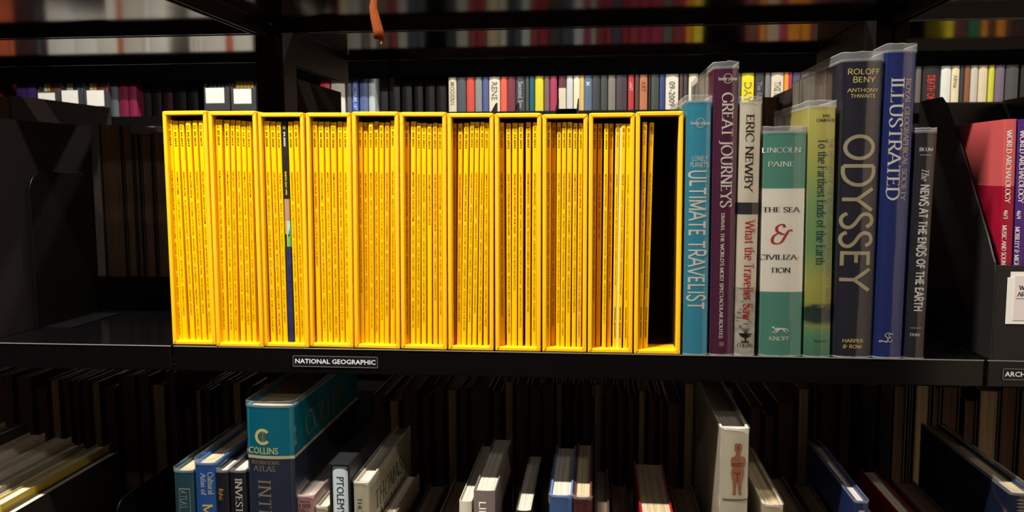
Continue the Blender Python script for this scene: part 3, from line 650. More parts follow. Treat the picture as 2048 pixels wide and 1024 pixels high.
def book_px(name, px, mats, label, Y=0.0, zrest=.0004, d=.2, inset=.0012, bands_px=None, **k):
    b, wd, h, ang = frame_of(*px, Y, zrest); wd -= inset
    xc = (px[0]+px[1])/2; zl = lambda py: zat(xc, py, Y)-b.z
    bands = None
    if bands_px:
        bands = []; zz = [0]+[zl(p) for p in bands_px[0]]+[h]
        bands = [(zz[i], zz[i+1], bands_px[1][i]) for i in range(len(zz)-1)]
    e, W = make_book(name, b, (0, ang, 0), wd, h, d, mats, label, bands=bands, **k)
    # pixel -> local coordinates on the spine
    def L(x, y):
        p = at(x, y, Y)-b; ca, sa = math.cos(-ang), math.sin(-ang)
        return (p.x*ca+p.z*sa, -p.x*sa+p.z*ca)
    return e, W, L, wd, h
IV = ink((238, 232, 220)); WH = ink((240, 240, 238)); GOLD = ink((238, 216, 130)); BK = ink((28, 28, 30)); RED = ink((206, 40, 44)); SILV = mat('pale foil print', (196, 184, 150), .3, .5, metal=.2); PALEY = ink((238, 226, 120))
def T(mb, s, L, x, y, capL, **k):
    u, v = L(x, y); return put_text(mb, s, u, v, capL, **k)
PXM = .9394/F    # metres per pixel at the shelf front
# 1 light blue
e, W, L, wd, h = book_px('book', (1370, 1426, 202, 1366, 1414, 708), [mat('light blue laminated cover', (66, 160, 186), .3, .5)], 'light blue hardback with white title letters, next to the last yellow slipcase', sag=.0022, sleeve=.0065, d=.2)
tb = MB()
u, v = L(1396, 310)
put_text(tb, 'LONELY', L(1400, 322)[0], L(1400, 322)[1], 10*PXM, 'h', 0, 'bf', align='c', length=31*PXM, warp=W)
put_text(tb, "PLANET'S", L(1399, 334)[0], L(1399, 334.5)[1], 10*PXM, 'h', 0, 'bf', align='c', length=36*PXM, warp=W)
u1, v1 = L(1379, 340); put_text(tb, 'ULTIMATE TRAVELIST', u1, v1, 33*PXM, 'd', 0, 'sans', wt=.145, length=v1-L(1379, 620)[1], warp=W)
cxl, czl = L(1401, 246); ring(tb, cxl, czl, 9*PXM, 9.5*PXM, .0006, 0, W)
put_text(tb, 'lonely planet', cxl, czl-.0018, .0037, 'h', 0, 'bf', align='c', length=37*PXM, warp=W, bold=.02, eps=.0005)
tb.build('lettering', [IV], e, fix=False)
# 2 purple
e, W, L, wd, h = book_px('book', (1427, 1479, 134, 1419, 1466, 709), [mat('plum laminated cover', (92, 38, 70), .3, .5)], 'tall plum purple hardback titled GREAT JOURNEYS in a clear plastic sleeve', sag=.0022, sleeve=.0062, d=.225)
tb = MB(); cxl, czl = L(1456, 157); ring(tb, cxl, czl, 9*PXM, 9.5*PXM, .0006, 0, W)
put_text(tb, 'lonely planet', cxl, czl-.0018, .0037, 'h', 0, 'bf', align='c', length=36*PXM, warp=W, bold=.02, eps=.0005)
u, v = L(1445, 186); put_text(tb, 'GREAT JOURNEYS', u, v, 21*PXM, 'd', 0, 'serif', wt=.17, length=v-L(1440, 416)[1], warp=W)
u, v = L(1442.5, 425); put_text(tb, "TRAVEL THE WORLD'S MOST SPECTACULAR ROUTES", u, v, 6.6*PXM, 'd', 0, 'serif', wt=.2, thin=.1, length=v-L(1440, 677)[1], warp=W)
cxl, czl = L(1443, 688)
for k in range(8):
    a = k*math.pi/4; r1 = .0036
    blob(tb, [(cxl, czl), (cxl+r1*.6*math.cos(a-.25), czl+r1*.6*math.sin(a-.25)), (cxl+r1*math.cos(a), czl+r1*math.sin(a)), (cxl+r1*.6*math.cos(a+.25), czl+r1*.6*math.sin(a+.25))], 1, W)
tb.build('lettering', [IV, ink((176, 150, 130))], e, fix=False)
# 3 Newby
stone = mat('cream printed jacket', (228, 218, 196), .4, .45, var=.06, vscale=30)
e, W, L, wd, h = book_px('book', (1480, 1525, 204, 1467, 1510, 710), [stone, mat('dark cloudy print', (50, 50, 58), .4), mat('streaked grey white print', (196, 188, 172), .4, .45, bump=('noise', 200, .1), var=.25, vscale=90)], 'cream hardback with ERIC NEWBY in black and red title, dark band across spine',
    bands_px=([575, 429, 405], [2, 0, 1, 0]), sag=.0028, sleeve=.0062, d=.16)
tb = MB(); u, v = L(1493, 229); put_text(tb, 'ERIC NEWBY', u, v, 15*PXM, 'd', 0, 'serif', wt=.13, length=v-L(1490, 383)[1], warp=W)
u, v = L(1491, 441); put_text(tb, 'What the Traveller Saw', u, v, 19*PXM, 'd', 1, 'serif', wt=.12, length=v-L(1488, 640)[1], warp=W)
cxl, czl = L(1491, 672)
blob(tb, [(cxl-.0078, czl+.003), (cxl+.0078, czl+.003), (cxl+.005, czl-.0005), (cxl+.0012, czl-.002), (cxl-.0012, czl-.002), (cxl-.005, czl-.0005)], 0, W)
rect(tb, cxl-.0008, cxl+.0008, czl-.006, czl-.001, 0, W); rect(tb, cxl-.0045, cxl+.0045, czl-.0072, czl-.0058, 0, W)
for k in range(-4, 5):
    pts = [(cxl+k*.0003+k*.0016*s_, czl+.0032+.0075*s_*(1.6-s_)*1.2) for s_ in (0, .3, .6, .9, 1.1)]
    for p, q_ in zip(pts[:-1], pts[1:]): blob(tb, [(p[0]-.00015, p[1]), (p[0]+.00015, p[1]), (q_[0]+.00015, q_[1]), (q_[0]-.00015, q_[1])], 0, W)
put_text(tb, 'COLLINS', cxl, L(1490, 694)[1], 7*PXM, 'h', 0, 'serif', wt=.16, align='c', length=31*PXM, warp=W)
rs = random.Random(3)
for k in range(26):
    cx_, cz_ = L(1490+rs.uniform(-15, 12), rs.uniform(575, 655)); l_ = rs.uniform(.001, .004)
    blob(tb, [(cx_-l_, cz_), (cx_, cz_-.0002), (cx_+l_*.7, cz_+.0003), (cx_, cz_+.0006)], 2, W, .0002)
tb.build('lettering', [BK, RED, ink((96, 90, 84))], e, fix=False)
# 4 Sea & civilization
e, W, L, wd, h = book_px('book', (1527, 1616, 263, 1518, 1604, 713), [mat('sea green jacket', (92, 152, 134), .35, .45), mat('white jacket panel', (242, 236, 222), .4, .45)], 'thick sea green hardback with a white panel and red ampersand on its spine',
    bands_px=([584, 377], [0, 1, 0]), sag=.0032, sleeve=.006, d=.165)
tb = MB()
for s_, y, c_, m_, x, ln in (('LINCOLN', 305, 9.5, 0, 1564, 74), ('PAINE', 333, 9.5, 0, 1563, 50), ('THE SEA', 424, 9.5, 1, 1563, 70), ('CIVILIZA-', 519, 9.5, 1, 1560, 79), ('TION', 545, 9.5, 1, 1561, 39), ('KNOPF', 681, 8, 0, 1559, 40)):
    u, v = L(x, y); put_text(tb, s_, u, v, c_*PXM, 'h', m_, 'serif', wt=.15, align='c', length=ln*PXM, warp=W)
u, v = L(1563, 487); put_text(tb, '&', u, v, 37*PXM, 'h', 2, 'serif', wt=.13, thin=.04, align='c', length=41*PXM, warp=W, slant=.08)
cxl, czl = L(1560, 659)   # leaping hound
def poly(pts, m): blob(tb, [(cxl+x*PXM, czl+y*PXM) for x, y in pts], m, W)
poly([(-9, 2), (-4, 3.5), (3, 3), (9, 2.5), (10, -.5), (4, 0), (-3, -1.5), (-8, -1.5)], 0)
poly([(-9, 2), (-8, -1), (-13, 2.5), (-16, 3), (-15, 5.5), (-12, 6)], 0)
poly([(9, 2.5), (15, 1), (17, -1.5), (15, -.5), (10, 0)], 0)
poly([(-8, -1), (-5, -1.2), (-10, -5), (-16, -8), (-16.5, -7), (-12, -4)], 0); poly([(-4, -1), (-1, -1), (-5, -6), (-10, -9), (-10.5, -8), (-7, -5)], 0)
poly([(7, 0), (10, 0), (14, -3), (19, -4), (19, -3), (15, -1.6)], 0); poly([(4, 0), (8, 0), (11, -4.5), (15, -7), (14, -7.3), (9, -5)], 0)
tb.build('lettering', [IV, BK, ink((190, 44, 54))], e, fix=False)
# 5 Cameron
def grad_mat(name, stops, h):
    m = mat(name, (100, 100, 100), .36); nt = m.node_tree; b = nt.nodes['Principled BSDF']
    tc = nt.nodes.new('ShaderNodeTexCoord'); sx = nt.nodes.new('ShaderNodeSeparateXYZ'); nt.links.new(tc.outputs['Object'], sx.inputs[0])
    n = nt.nodes.new('ShaderNodeTexNoise'); n.inputs['Scale'].default_value = 30; n.inputs['Detail'].default_value = 4
    mp = nt.nodes.new('ShaderNodeMapping'); mp.inputs['Scale'].default_value = (1, 1, 3); nt.links.new(tc.outputs['Object'], mp.inputs[0]); nt.links.new(mp.outputs[0], n.inputs['Vector'])
    ma = nt.nodes.new('ShaderNodeMath'); ma.operation = 'MULTIPLY_ADD'; ma.inputs[1].default_value = 1/h; nt.links.new(sx.outputs[2], ma.inputs[0])
    mn = nt.nodes.new('ShaderNodeMath'); mn.operation = 'MULTIPLY_ADD'; mn.inputs[1].default_value = .09; mn.inputs[2].default_value = -.045; nt.links.new(n.outputs['Fac'], mn.inputs[0])
    nt.links.new(mn.outputs[0], ma.inputs[2]); r = nt.nodes.new('ShaderNodeValToRGB'); nt.links.new(ma.outputs[0], r.inputs['Fac']); nt.links.new(r.outputs[0], b.inputs['Base Color'])
    el = r.color_ramp.elements
    el[0].position = stops[0][0]; el[0].color = (*s2l(stops[0][1]), 1); el[1].position = stops[-1][0]; el[1].color = (*s2l(stops[-1][1]), 1)
    for p, c in stops[1:-1]: q = el.new(p); q.color = (*s2l(c), 1)
    return m
sea = grad_mat('seascape printed jacket', [(0, (80, 134, 108)), (.09, (96, 150, 116)), (.12, (150, 158, 90)), (.15, (44, 66, 60)), (.195, (38, 60, 62)), (.21, (168, 166, 76)), (.3, (176, 176, 92)), (.42, (120, 158, 104)), (.6, (132, 164, 104)), (.8, (190, 186, 100)), (1, (214, 202, 112))], .28)
e, W, L, wd, h = book_px('book', (1617, 1675, 212, 1608, 1662, 713), [sea], 'yellow to green hardback with a painted sea at the spine foot, IAN CAMERON',
    sag=.0032, sleeve=.0062, d=.18)
tb = MB()
for s_, y, ln, x in (('IAN', 234, 14, 1653), ('CAMERON', 243, 35, 1652)):
    u, v = L(x, y); put_text(tb, s_, u, v, 5.4*PXM, 'h', 0, 'serif', wt=.15, thin=.08, align='c', length=ln*PXM, warp=W)
u, v = L(1637, 277); put_text(tb, 'To the Farthest Ends of the Earth', u, v, 17*PXM, 'd', 1, 'serif', wt=.11, length=v-L(1634, 530)[1], warp=W)
u, v = L(1660, 276); put_text(tb, 'THE HISTORY OF THE ROYAL GEOGRAPHICAL SOCIETY 1830-1980', u, v, 8.6*PXM, 'd', 2, 'serif', wt=.12, length=v-L(1652, 620)[1], warp=W)
u, v = L(1640, 684); put_text(tb, 'Macdonald', u, v, 4.5*PXM, 'h', 0, 'bf', align='c', length=24*PXM, warp=W)
tb.build('lettering', [BK, ink((40, 70, 92)), ink((150, 128, 72))], e, fix=False)
# 6 Odyssey
e, W, L, wd, h = book_px('book', (1685, 1772, 119, 1667, 1744, 715), [mat('charcoal navy jacket', (40, 43, 58), .32, .5)], 'thick charcoal hardback titled ODYSSEY in large pale foil letters', sag=.0042, sleeve=.0085, d=.235)
tb = MB()
for s_, y, c_, ln, x in (('ROLOFF', 148.5, 10.4, 60, 1729), ('BENY', 164.5, 10.4, 42, 1729), ('ANTHONY', 184, 7.2, 57, 1727), ('THWAITE', 195.5, 7.2, 47, 1727)):
    u, v = L(x, y); put_text(tb, s_, u, v, c_*PXM, 'h', 0, 'sans', wt=.13, align='c', length=ln*PXM, warp=W)
u, v = L(1692, 268)
ln = v-L(1684, 584)[1]
put_text(tb, 'ODYSSEY', u-.001, v, 56*PXM, 'd', 1, 'sans', wt=.125, length=ln, warp=W)
for s_, y, ln, x in (('HARPER', 685, 40, 1706), ('& ROW', 696.5, 36, 1705)):
    u, v = L(x, y); put_text(tb, s_, u, v, 6.8*PXM, 'h', 0, 'sans', wt=.15, align='c', length=ln*PXM, warp=W)
tb.build('lettering', [GOLD, SILV], e, fix=False)
# 7 Illustrated
e, W, L, wd, h = book_px('book', (1774, 1837, 101, 1747, 1805, 714), [mat('royal blue jacket', (34, 52, 120), .32, .5)], 'tallest hardback, royal blue, titled ILLUSTRATED in white serif letters', sag=.003, sleeve=.0075, d=.235)
tb = MB(); u, v = L(1784, 156); put_text(tb, 'ILLUSTRATED', u, v, 23*PXM, 'd', 0, 'serif', wt=.15, length=v-L(1772, 402)[1], warp=W)
u, v = L(1813, 157); put_text(tb, 'ROYAL GEOGRAPHICAL SOCIETY', u, v, 9.5*PXM, 'd', 1, 'serif', wt=.13, length=v-L(1803, 401)[1], warp=W)
cxl, czl = L(1773, 676)
def curve(pts, wdt, m):
    P = catmull([(cxl+x*PXM, czl+y*PXM) for x, y in pts], 6)
    for p, q_ in zip(P[:-1], P[1:]):
        dx, dz = q_[0]-p[0], q_[1]-p[1]; l_ = math.hypot(dx, dz) or 1; nx, nz = -dz/l_*wdt/2, dx/l_*wdt/2
        blob(tb, [(p[0]+nx, p[1]+nz), (p[0]-nx, p[1]-nz), (q_[0]-nx, q_[1]-nz), (q_[0]+nx, q_[1]+nz)], m, W)
curve([(8, 8), (2, 10), (-3, 5), (2, 0), (1, -6), (-7, -7), (-13, -8), (-11, -5), (-4, -7), (2, -9)], .0007, 0)
curve([(12, 7), (7, 9), (4, 4), (8, 1), (4, 0), (3, -6), (8, -7), (11, -3)], .0007, 0)
tb.build('lettering', [IV, ink((206, 196, 170))], e, fix=False)
# 8 News
e, W, L, wd, h = book_px('book', (1833, 1876, 262, 1809, 1849, 716), [mat('charcoal grey jacket', (44, 44, 52), .34, .5)], 'slim charcoal hardback by BLUM, rightmost on the middle shelf, white title', sag=.0022, sleeve=.0035, d=.16)
tb = MB(); u, v = L(1853, 302); put_text(tb, 'BLUM', u, v, 6.2*PXM, 'h', 0, 'serif', wt=.18, align='c', length=25*PXM, warp=W)
u, v = L(1852, 310); rect(tb, u-.0058, u+.0058, v-.0002, v+.0002, 0, W)
u, v = L(1844, 336); put_text(tb, 'The', u, v, 13*PXM, 'd', 0, 'serif', wt=.13, slant=.3, length=v-L(1843, 361)[1], warp=W)
u, v = L(1841.5, 369); put_text(tb, 'NEWS AT THE ENDS OF THE EARTH', u, v, 16.5*PXM, 'd', 0, 'sans', wt=.19, length=v-L(1833, 623)[1], warp=W)
u, v = L(1832, 656); rect(tb, u-.006, u+.006, v-.0002, v+.0002, 0, W)
u, v = L(1831, 672); put_text(tb, 'DUKE', u, v, 5*PXM, 'h', 0, 'serif', wt=.17, align='c', length=20*PXM, warp=W)
tb.build('lettering', [WH], e, fix=False)

# ------------------------------------------------------------------ lower front row (spines at the shelf edge)
ZL = -.4296
def low_book(x0, x1, ytop, rgb, label, Y=.002, d=.2, leanpx=0, mats=None, bands_px=None, pages=PAGES, sag=.0025, sleeve=0, rough=.4, xrefine=.0008, **k):
    a = at(x0, ytop, Y); b = at(x1, ytop, Y); z = (a.z+b.z)/2; wd = b.x-a.x-xrefine; c = (a+b)/2; h = z-ZL
    bands = None
    if bands_px:
        zz = [0]+[zat((x0+x1)/2, p, Y)-ZL for p in bands_px[0]]+[h]; bands = [(zz[i], zz[i+1], bands_px[1][i]) for i in range(len(zz)-1)]
    e, W = make_book('book', (c.x, Y, ZL), (0, 0, 0), wd, h, d, mats or [mat('jacket %d %d %d' % tuple(rgb), rgb, rough, .45, var=.04)], label, bands=bands, pages=pages, sag=sag, sleeve=sleeve, **k)
    L = lambda x, y: (at(x, y, Y).x-c.x, at(x, y, Y).z-ZL)
    return e, W, L, wd, h
e, W, L, wd, h = low_book(345, 386, 942, (44, 84, 96), 'worn teal book with a framed ATLAS label, left end of lower middle row', sleeve=.004, d=.19, pages=PAGESY)
tb = MB(); u, v = L(360, 981); put_text(tb, 'ATLAS', u, v, 15*PXM, 'd', 0, 'bf', length=40*PXM, warp=W)
for a_ in ((L(358, 980)[0], L(379, 980)[0], L(358, 979)[1], L(358, 976)[1]), (L(357.5, 980)[0], L(358.7, 980)[0], L(358, 1040)[1], L(358, 976)[1]), (L(378.3, 980)[0], L(379.5, 980)[0], L(358, 1040)[1], L(358, 976)[1])): rect(tb, *a_, m=0, warp=W)
tb.build('lettering', [ink((150, 158, 150))], e, fix=False)
e, W, L, wd, h = low_book(387, 429, 927, (46, 98, 172), 'bright blue book lettered Cultural Atlas of in the lower row', sleeve=.006, d=.22, pages=PAGESY)
tb = MB(); u, v = L(415, 945); put_text(tb, 'Cultural', u, v, 11*PXM, 'd', 0, 'serif', wt=.15, length=50*PXM, warp=W)
u, v = L(401, 947); put_text(tb, 'Atlas of', u, v, 11*PXM, 'd', 0, 'serif', wt=.15, length=48*PXM, warp=W); u, v = L(405, 1008); put_text(tb, 'MESO', u, v, 22*PXM, 'd', 1, 'serif', wt=.15, length=88*PXM, warp=W)
tb.build('lettering', [IV, GOLD], e, fix=False)
e, W, L, wd, h = low_book(430, 456, 942, (34, 36, 48), 'narrow dark navy book with Bahai in orange', sleeve=.004, d=.21)
tb = MB(); u, v = L(437, 977); put_text(tb, 'Bahai', u, v, 11*PXM, 'd', 0, 'bf', length=26*PXM, warp=W); tb.build('lettering', [ink((214, 160, 72))], e, fix=False)
e, W, L, wd, h = low_book(457, 492, 942, (34, 35, 42), 'dark book lettered INVEST in white beside the teal atlas', sleeve=.004, d=.2)
tb = MB(); u, v = L(470, 957); put_text(tb, 'INVEST', u, v, 15*PXM, 'd', 0, 'serif', wt=.16, length=78*PXM, warp=W); tb.build('lettering', [IV], e, fix=False)
# Collins atlas
teal = mat('teal jacket', (0, 122, 146), .32, .5, var=.06, vscale=15); navy = mat('slate navy jacket', (48, 58, 82), .34, .5, var=.05); crm = mat('cream jacket line', (226, 214, 160), .4)
e, W, L, wd, h = low_book(489, 584, 812, None, 'large teal and navy world atlas lettered COLLINS INTERNATIONAL ATLAS, tallest in the lower row', mats=[teal, crm, navy], bands_px=([918, 912], [2, 1, 0]), Y=-.004, d=.27, sag=.004, sleeve=.006, pages=PAGESY)
tb = MB(); cxl, czl = L(525, 874); ring(tb, cxl, czl, 17.5*PXM, 18*PXM, 6.5*PXM, 0, W, a0=38, a1=322, n=30); ring(tb, cxl+.0003, czl, 12*PXM, 11*PXM, 12*PXM, 3, W, eps=.0002)
for q in (-.5, 0, .5): ring(tb, cxl+.0003, czl, 11*PXM*abs(q)+.0004, 10.5*PXM, .0003, 0, W, eps=.0005)
put_text(tb, 'COLLINS', L(526, 908)[0], L(526, 908)[1], 14*PXM, 'h', 0, 'bf', align='c', length=67*PXM, warp=W, bold=.01)
put_text(tb, 'INTERNATIONAL', L(531, 928)[0], L(531, 929)[1], 8*PXM, 'h', 1, 'serif', align='c', length=64*PXM, warp=W)
put_text(tb, 'ATLAS', L(529, 943)[0], L(529, 943)[1], 12*PXM, 'h', 1, 'serif', align='c', length=49*PXM, warp=W)
u, v = L(516, 960); put_text(tb, 'INTERNATIONAL', u, v, 28*PXM, 'd', 1, 'serif', wt=.14, track=.12, warp=W)
tb.build('lettering', [ink((240, 222, 150)), ink((160, 146, 118)), ink((40, 60, 70)), ink((30, 110, 120))], e, fix=False)
sb = MB(); V, Fc, LL = layout('COLLINS', 'serif', .12, .05, track=.06)   # title on the right cover, running along the depth
zt = L(530, 894)[1]; hc = .03; s_ = hc
n = 0; sb.v = [(wd/2+.0003, .045+a_*hc*1.02, zt+b_*hc*.95) for a_, b_ in V]; sb.f = list(Fc); sb.m = [0]*len(Fc); sb.sm = [False]*len(Fc)
zt2 = L(530, 985)[1]; V, Fc, LL = layout('INTERNATIONAL', 'serif', .12, .05, track=.06); n = len(sb.v)
sb.v += [(wd/2+.0003, .03+a_*.03, zt2+b_*.034) for a_, b_ in V]; sb.f += [tuple(n+i for i in q) for q in Fc]; sb.m += [1]*len(Fc); sb.sm += [False]*len(Fc)
sb.build('cover_lettering', [ink((150, 140, 104)), ink((70, 74, 84))], e, fix=False)
e, W, L, wd, h = low_book(587, 628, 992, (198, 150, 152), 'dusty pink book edited by DEBBIE HALL in the lower row', sleeve=.002, d=.2, pages=PAGES)
tb = MB()
for s_, y, c_, ln in (('Edited by', 1005, 5.5, 24), ('DEBBIE', 1015, 8, 33), ('HALL', 1024, 8, 24)): put_text(tb, s_, L(608, y)[0], L(608, y)[1], c_*PXM, 'h', 0, 'serif', align='c', length=ln*PXM, warp=W)
tb.build('lettering', [ink((70, 50, 54))], e, fix=False)
low_book(629, 656, 1014, (196, 186, 160), 'small cream book between the pink and the PTOLEMY spines', sleeve=.001, d=.17)
# Ptolemy in a black slipcase
a = at(657.5, 928, 0); b = at(699, 928, 0); c = (a+b)/2; hw = (b.x-a.x)/2; h = c.z-ZL
e = empty('slipcase', (c.x, 0, ZL), label='black slipcase around the white PTOLEMY book in the lower row', cat='slipcase')
bs = mat('black slipcase cloth', (24, 26, 28), .55, .3, bump=('noise', 800, .2))
for q in ((-hw, -hw+.0022), (hw-.0022, hw)): MB().box(q[0], q[1], 0, .2, 0, h).build('side_panel', bs, e, bevel=.0006)
MB().box(-hw+.0022, hw-.0022, .0, .2, h-.0025, h).build('top_panel', bs, e, bevel=.0005); MB().box(-hw+.0022, hw-.0022, .0, .2, 0, .0025).build('bottom_panel', bs, e)
MB().box(-hw+.0022, hw-.0022, .197, .2, .0025, h-.0025).build('back_panel', bs, e)
bw = 2*hw-.0054
e, W = make_book('book', (c.x, .0015, ZL+.0027), (0, 0, 0), bw, h-.0062, .19, [mat('pale blue grey jacket', (186, 196, 200), .4)], 'pale grey book lettered PTOLEMY inside the black slipcase', sag=.0012, overhang=.002)
tb = MB(); put_text(tb, 'PTOLEMY', -.0042, h-.0062-.012, .0088, 'd', 0, 'bf', warp=W, length=.047); tb.build('lettering', [ink((30, 46, 66))], e, fix=False)
e, W, L, wd, h = low_book(705, 737, 966, (214, 206, 180), 'cream book with THOMAS KENEALLY across its wide front cover', sleeve=.003, d=.225, sag=.002)
tb = MB(); u, v = L(715, 995); put_text(tb, 'THOMAS', u, v, 9*PXM, 'd', 0, 'serif', wt=.11, length=70*PXM, warp=W); tb.build('lettering', [ink((60, 60, 60))], e, fix=False)
sb = MB()
for s_, z_, y_ in (('THOMAS', .046, .03), ('KENEALLY', .075, .012)):
    V, Fc, LL = layout(s_, 'serif', .1, .045, track=.12); n = len(sb.v); cc = .023
    sb.v += [(wd/2+.0003, y_+a_*cc*1.05, h-z_+b_*cc) for a_, b_ in V]; sb.f += [tuple(n+i for i in q) for q in Fc]; sb.m += [0]*len(Fc); sb.sm += [False]*len(Fc)
for z_ in (.012, .016, .10):
    n = len(sb.v); sb.v += [(wd/2+.0002, .01, h-z_), (wd/2+.0002, .2, h-z_), (wd/2+.0002, .2, h-z_-.0003), (wd/2+.0002, .01, h-z_-.0003)]; sb.f.append((n, n+1, n+2, n+3)); sb.m.append(0); sb.sm.append(False)
sb.build('cover_lettering', [ink((74, 70, 62))], e, fix=False)
# books with unlit tops
low_book(742, 772, 1062, (120, 96, 80), 'low tan book right of the THOMAS cover', d=.19)
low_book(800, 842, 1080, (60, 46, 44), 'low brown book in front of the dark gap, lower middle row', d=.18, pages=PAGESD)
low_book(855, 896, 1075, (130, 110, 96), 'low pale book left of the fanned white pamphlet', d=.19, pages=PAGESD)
low_book(917, 944, 1003, (208, 200, 182), 'thin cream pamphlet leaning on the taupe LI book', d=.21, t=.0006, sag=.002)
e, W, L, wd, h = low_book(946, 991, 982, (118, 104, 98), 'taupe book lettered LI with bright white page tops', d=.2, sag=.0012, t=.0014)
tb = MB(); u, v = L(958, 1002); put_text(tb, 'LINKS', u, v, 15*PXM, 'd', 0, 'bf', length=70*PXM, warp=W, bold=.01); tb.build('lettering', [IV], e, fix=False)
low_book(1030, 1063, 1022, (40, 40, 44), 'thin dark pamphlet with white pages right of the taupe book', d=.2, t=.0007)
low_book(1098, 1145, 992, (86, 122, 176), 'light blue book with white page tops in lower middle row', sleeve=.002, d=.18)
low_book(1146, 1184, 996, (86, 44, 44), 'dark red mottled book right beside the light blue one', sleeve=.003, d=.2, pages=PAGESY, mats=[mat('dark red mottled cover', (96, 52, 50), .4, .45, var=.5, vscale=400)])
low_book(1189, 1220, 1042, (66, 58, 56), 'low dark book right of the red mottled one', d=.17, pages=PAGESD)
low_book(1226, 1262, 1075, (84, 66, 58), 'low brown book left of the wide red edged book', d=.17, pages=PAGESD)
low_book(1282, 1352, 1046, (150, 20, 40), 'thick crimson bound book with broad cream page top', d=.205, pages=PAGESY, sag=.004)
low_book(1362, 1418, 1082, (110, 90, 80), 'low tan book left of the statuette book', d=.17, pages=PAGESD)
e, W, L, wd, h = low_book(1442, 1500, 858, (222, 214, 190), 'tall cream book with a terracotta statuette printed on its spine', sleeve=.001, d=.24, sag=.003)
tb = MB(); cxl, czl = L(1475, 940)
def P(pts, m): blob(tb, [(cxl+x*PXM, czl+y*PXM) for x, y in pts], m, W, .0003 if m == 0 else .0005)
P([(-7, 52), (-6, 55), (6, 55), (8, 50), (8, 42), (4, 35), (-2, 35), (-7, 41)], 0); P([(-4, 36), (5, 36), (5, 28), (-5, 28)], 0)
P([(-5, 29), (5, 29), (14, 27), (16, 20), (15, 8), (11, 4), (-9, 4), (-13, 9), (-14, 20), (-12, 26)], 0)
P([(-11, 5), (12, 5), (13, -8), (9, -26), (8, -44), (9, -52), (3, -52), (1, -30), (0, -22), (-2, -30), (-3, -52), (-9, -52), (-8, -44), (-9, -26), (-13, -8)], 0)
for pts in ([(-12, 13), (12, 15), (12, 13.6), (-12, 11.6)], [(-12, 9), (12, 10), (12, 8.8), (-12, 7.8)], [(-.5, -4), (.5, -4), (.5, -24), (-.5, -24)], [(-9, -3), (0, -9), (9, -3), (9, -4), (0, -10.5), (-9, -4)], [(-.6, 50), (.6, 50), (1.4, 44), (-1.4, 44)], [(-1, 41), (2, 41), (2, 40), (-1, 40)]): P(pts, 1)
rs = random.Random(5)
for k in range(24): x_ = -28+k*2.1; P([(x_, -60-rs.uniform(0, 2)), (x_+1.6, -60), (x_+1.6, -65), (x_, -64)], 2)
tb.build('spine_picture', [ink((184, 120, 90)), ink((120, 66, 48)), ink((110, 104, 90))], e, fix=False)
low_book(1526, 1568, 1010, (206, 190, 160), 'cream book right of the statuette book', sleeve=.001, d=.2, pages=PAGESY, sag=.002)
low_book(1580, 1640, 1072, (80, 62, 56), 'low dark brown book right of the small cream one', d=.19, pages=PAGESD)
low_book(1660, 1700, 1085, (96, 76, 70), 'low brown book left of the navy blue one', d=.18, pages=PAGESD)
e, W, L, wd, h = low_book(1710, 1738, 1003, (44, 62, 116), 'navy blue book with a white letter at the frame foot', d=.22, sleeve=.001, sag=.0012)
tb = MB(); put_text(tb, 'HISTORY', L(1717, 1020)[0], L(1717, 1020)[1], 12*PXM, 'd', 0, 'bf', warp=W); tb.build('lettering', [IV], e, fix=False)
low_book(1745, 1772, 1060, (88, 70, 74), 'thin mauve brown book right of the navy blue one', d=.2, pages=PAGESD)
low_book(1840, 1880, 1078, (140, 20, 30), 'red book half hidden under the shelf at lower right', d=.22, pages=PAGES)
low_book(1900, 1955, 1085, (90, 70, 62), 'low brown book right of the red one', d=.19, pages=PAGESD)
# lower shelves, right bay
e, W, L, wd, h = low_book(2022, 2068, 988, (30, 44, 76), 'large navy book with gold lines at the lower right corner', d=.26, sleeve=.006, pages=PAGESY, sag=.002)
tb = MB()
for k in range(5): u, v = L(2034, 1000+k*7); rect(tb, u, u+.016, v-.0003, v+.0003, 0, W)
tb.build('lettering', [GOLD], e, fix=False)
# lower shelves, left bay: pamphlets and thin books whose tops catch the light
cols = [((196, 186, 166), 'grey white'), ((232, 226, 212), 'bright white'), ((214, 208, 196), 'white'), ((190, 172, 128), 'buff'), ((60, 66, 70), 'dark grey'), ((228, 216, 190), 'cream'), ((96, 120, 150), 'blue grey'), ((208, 196, 168), 'ivory'), ((150, 140, 120), 'stone grey')]
xx = -345
tops = [905, 912, 935, 950, 938, 962, 985, 972, 988, 1000, 992, 1008]
nmx = ['behind the black pile', 'with fanned edges', 'at the left frame edge', 'beside the white ones', 'in the lower left pile', 'next to the dark one', 'with a paper tab', 'near the right end', 'with yellow striped cover', 'leaning at the end', 'before the bookend', 'against the black bookend']
for k in range(12):
    wpx = [30, 24, 34, 26, 20, 38, 22, 34, 26, 24, 28, 22][k]; c_, cn = (cols+[((204, 198, 184), 'pale grey'), ((176, 150, 50), 'mustard striped'), ((40, 34, 28), 'dark brown')])[k]
    low_book(xx, xx+wpx, tops[k]+18, c_, '%s thin volume %s, lower left' % (cn, nmx[k]), d=.235, Y=.004, t=.0007, sag=.0014, sleeve=0, pages=PAGES if k % 3 else PAGESY, rough=.35); xx += wpx+4
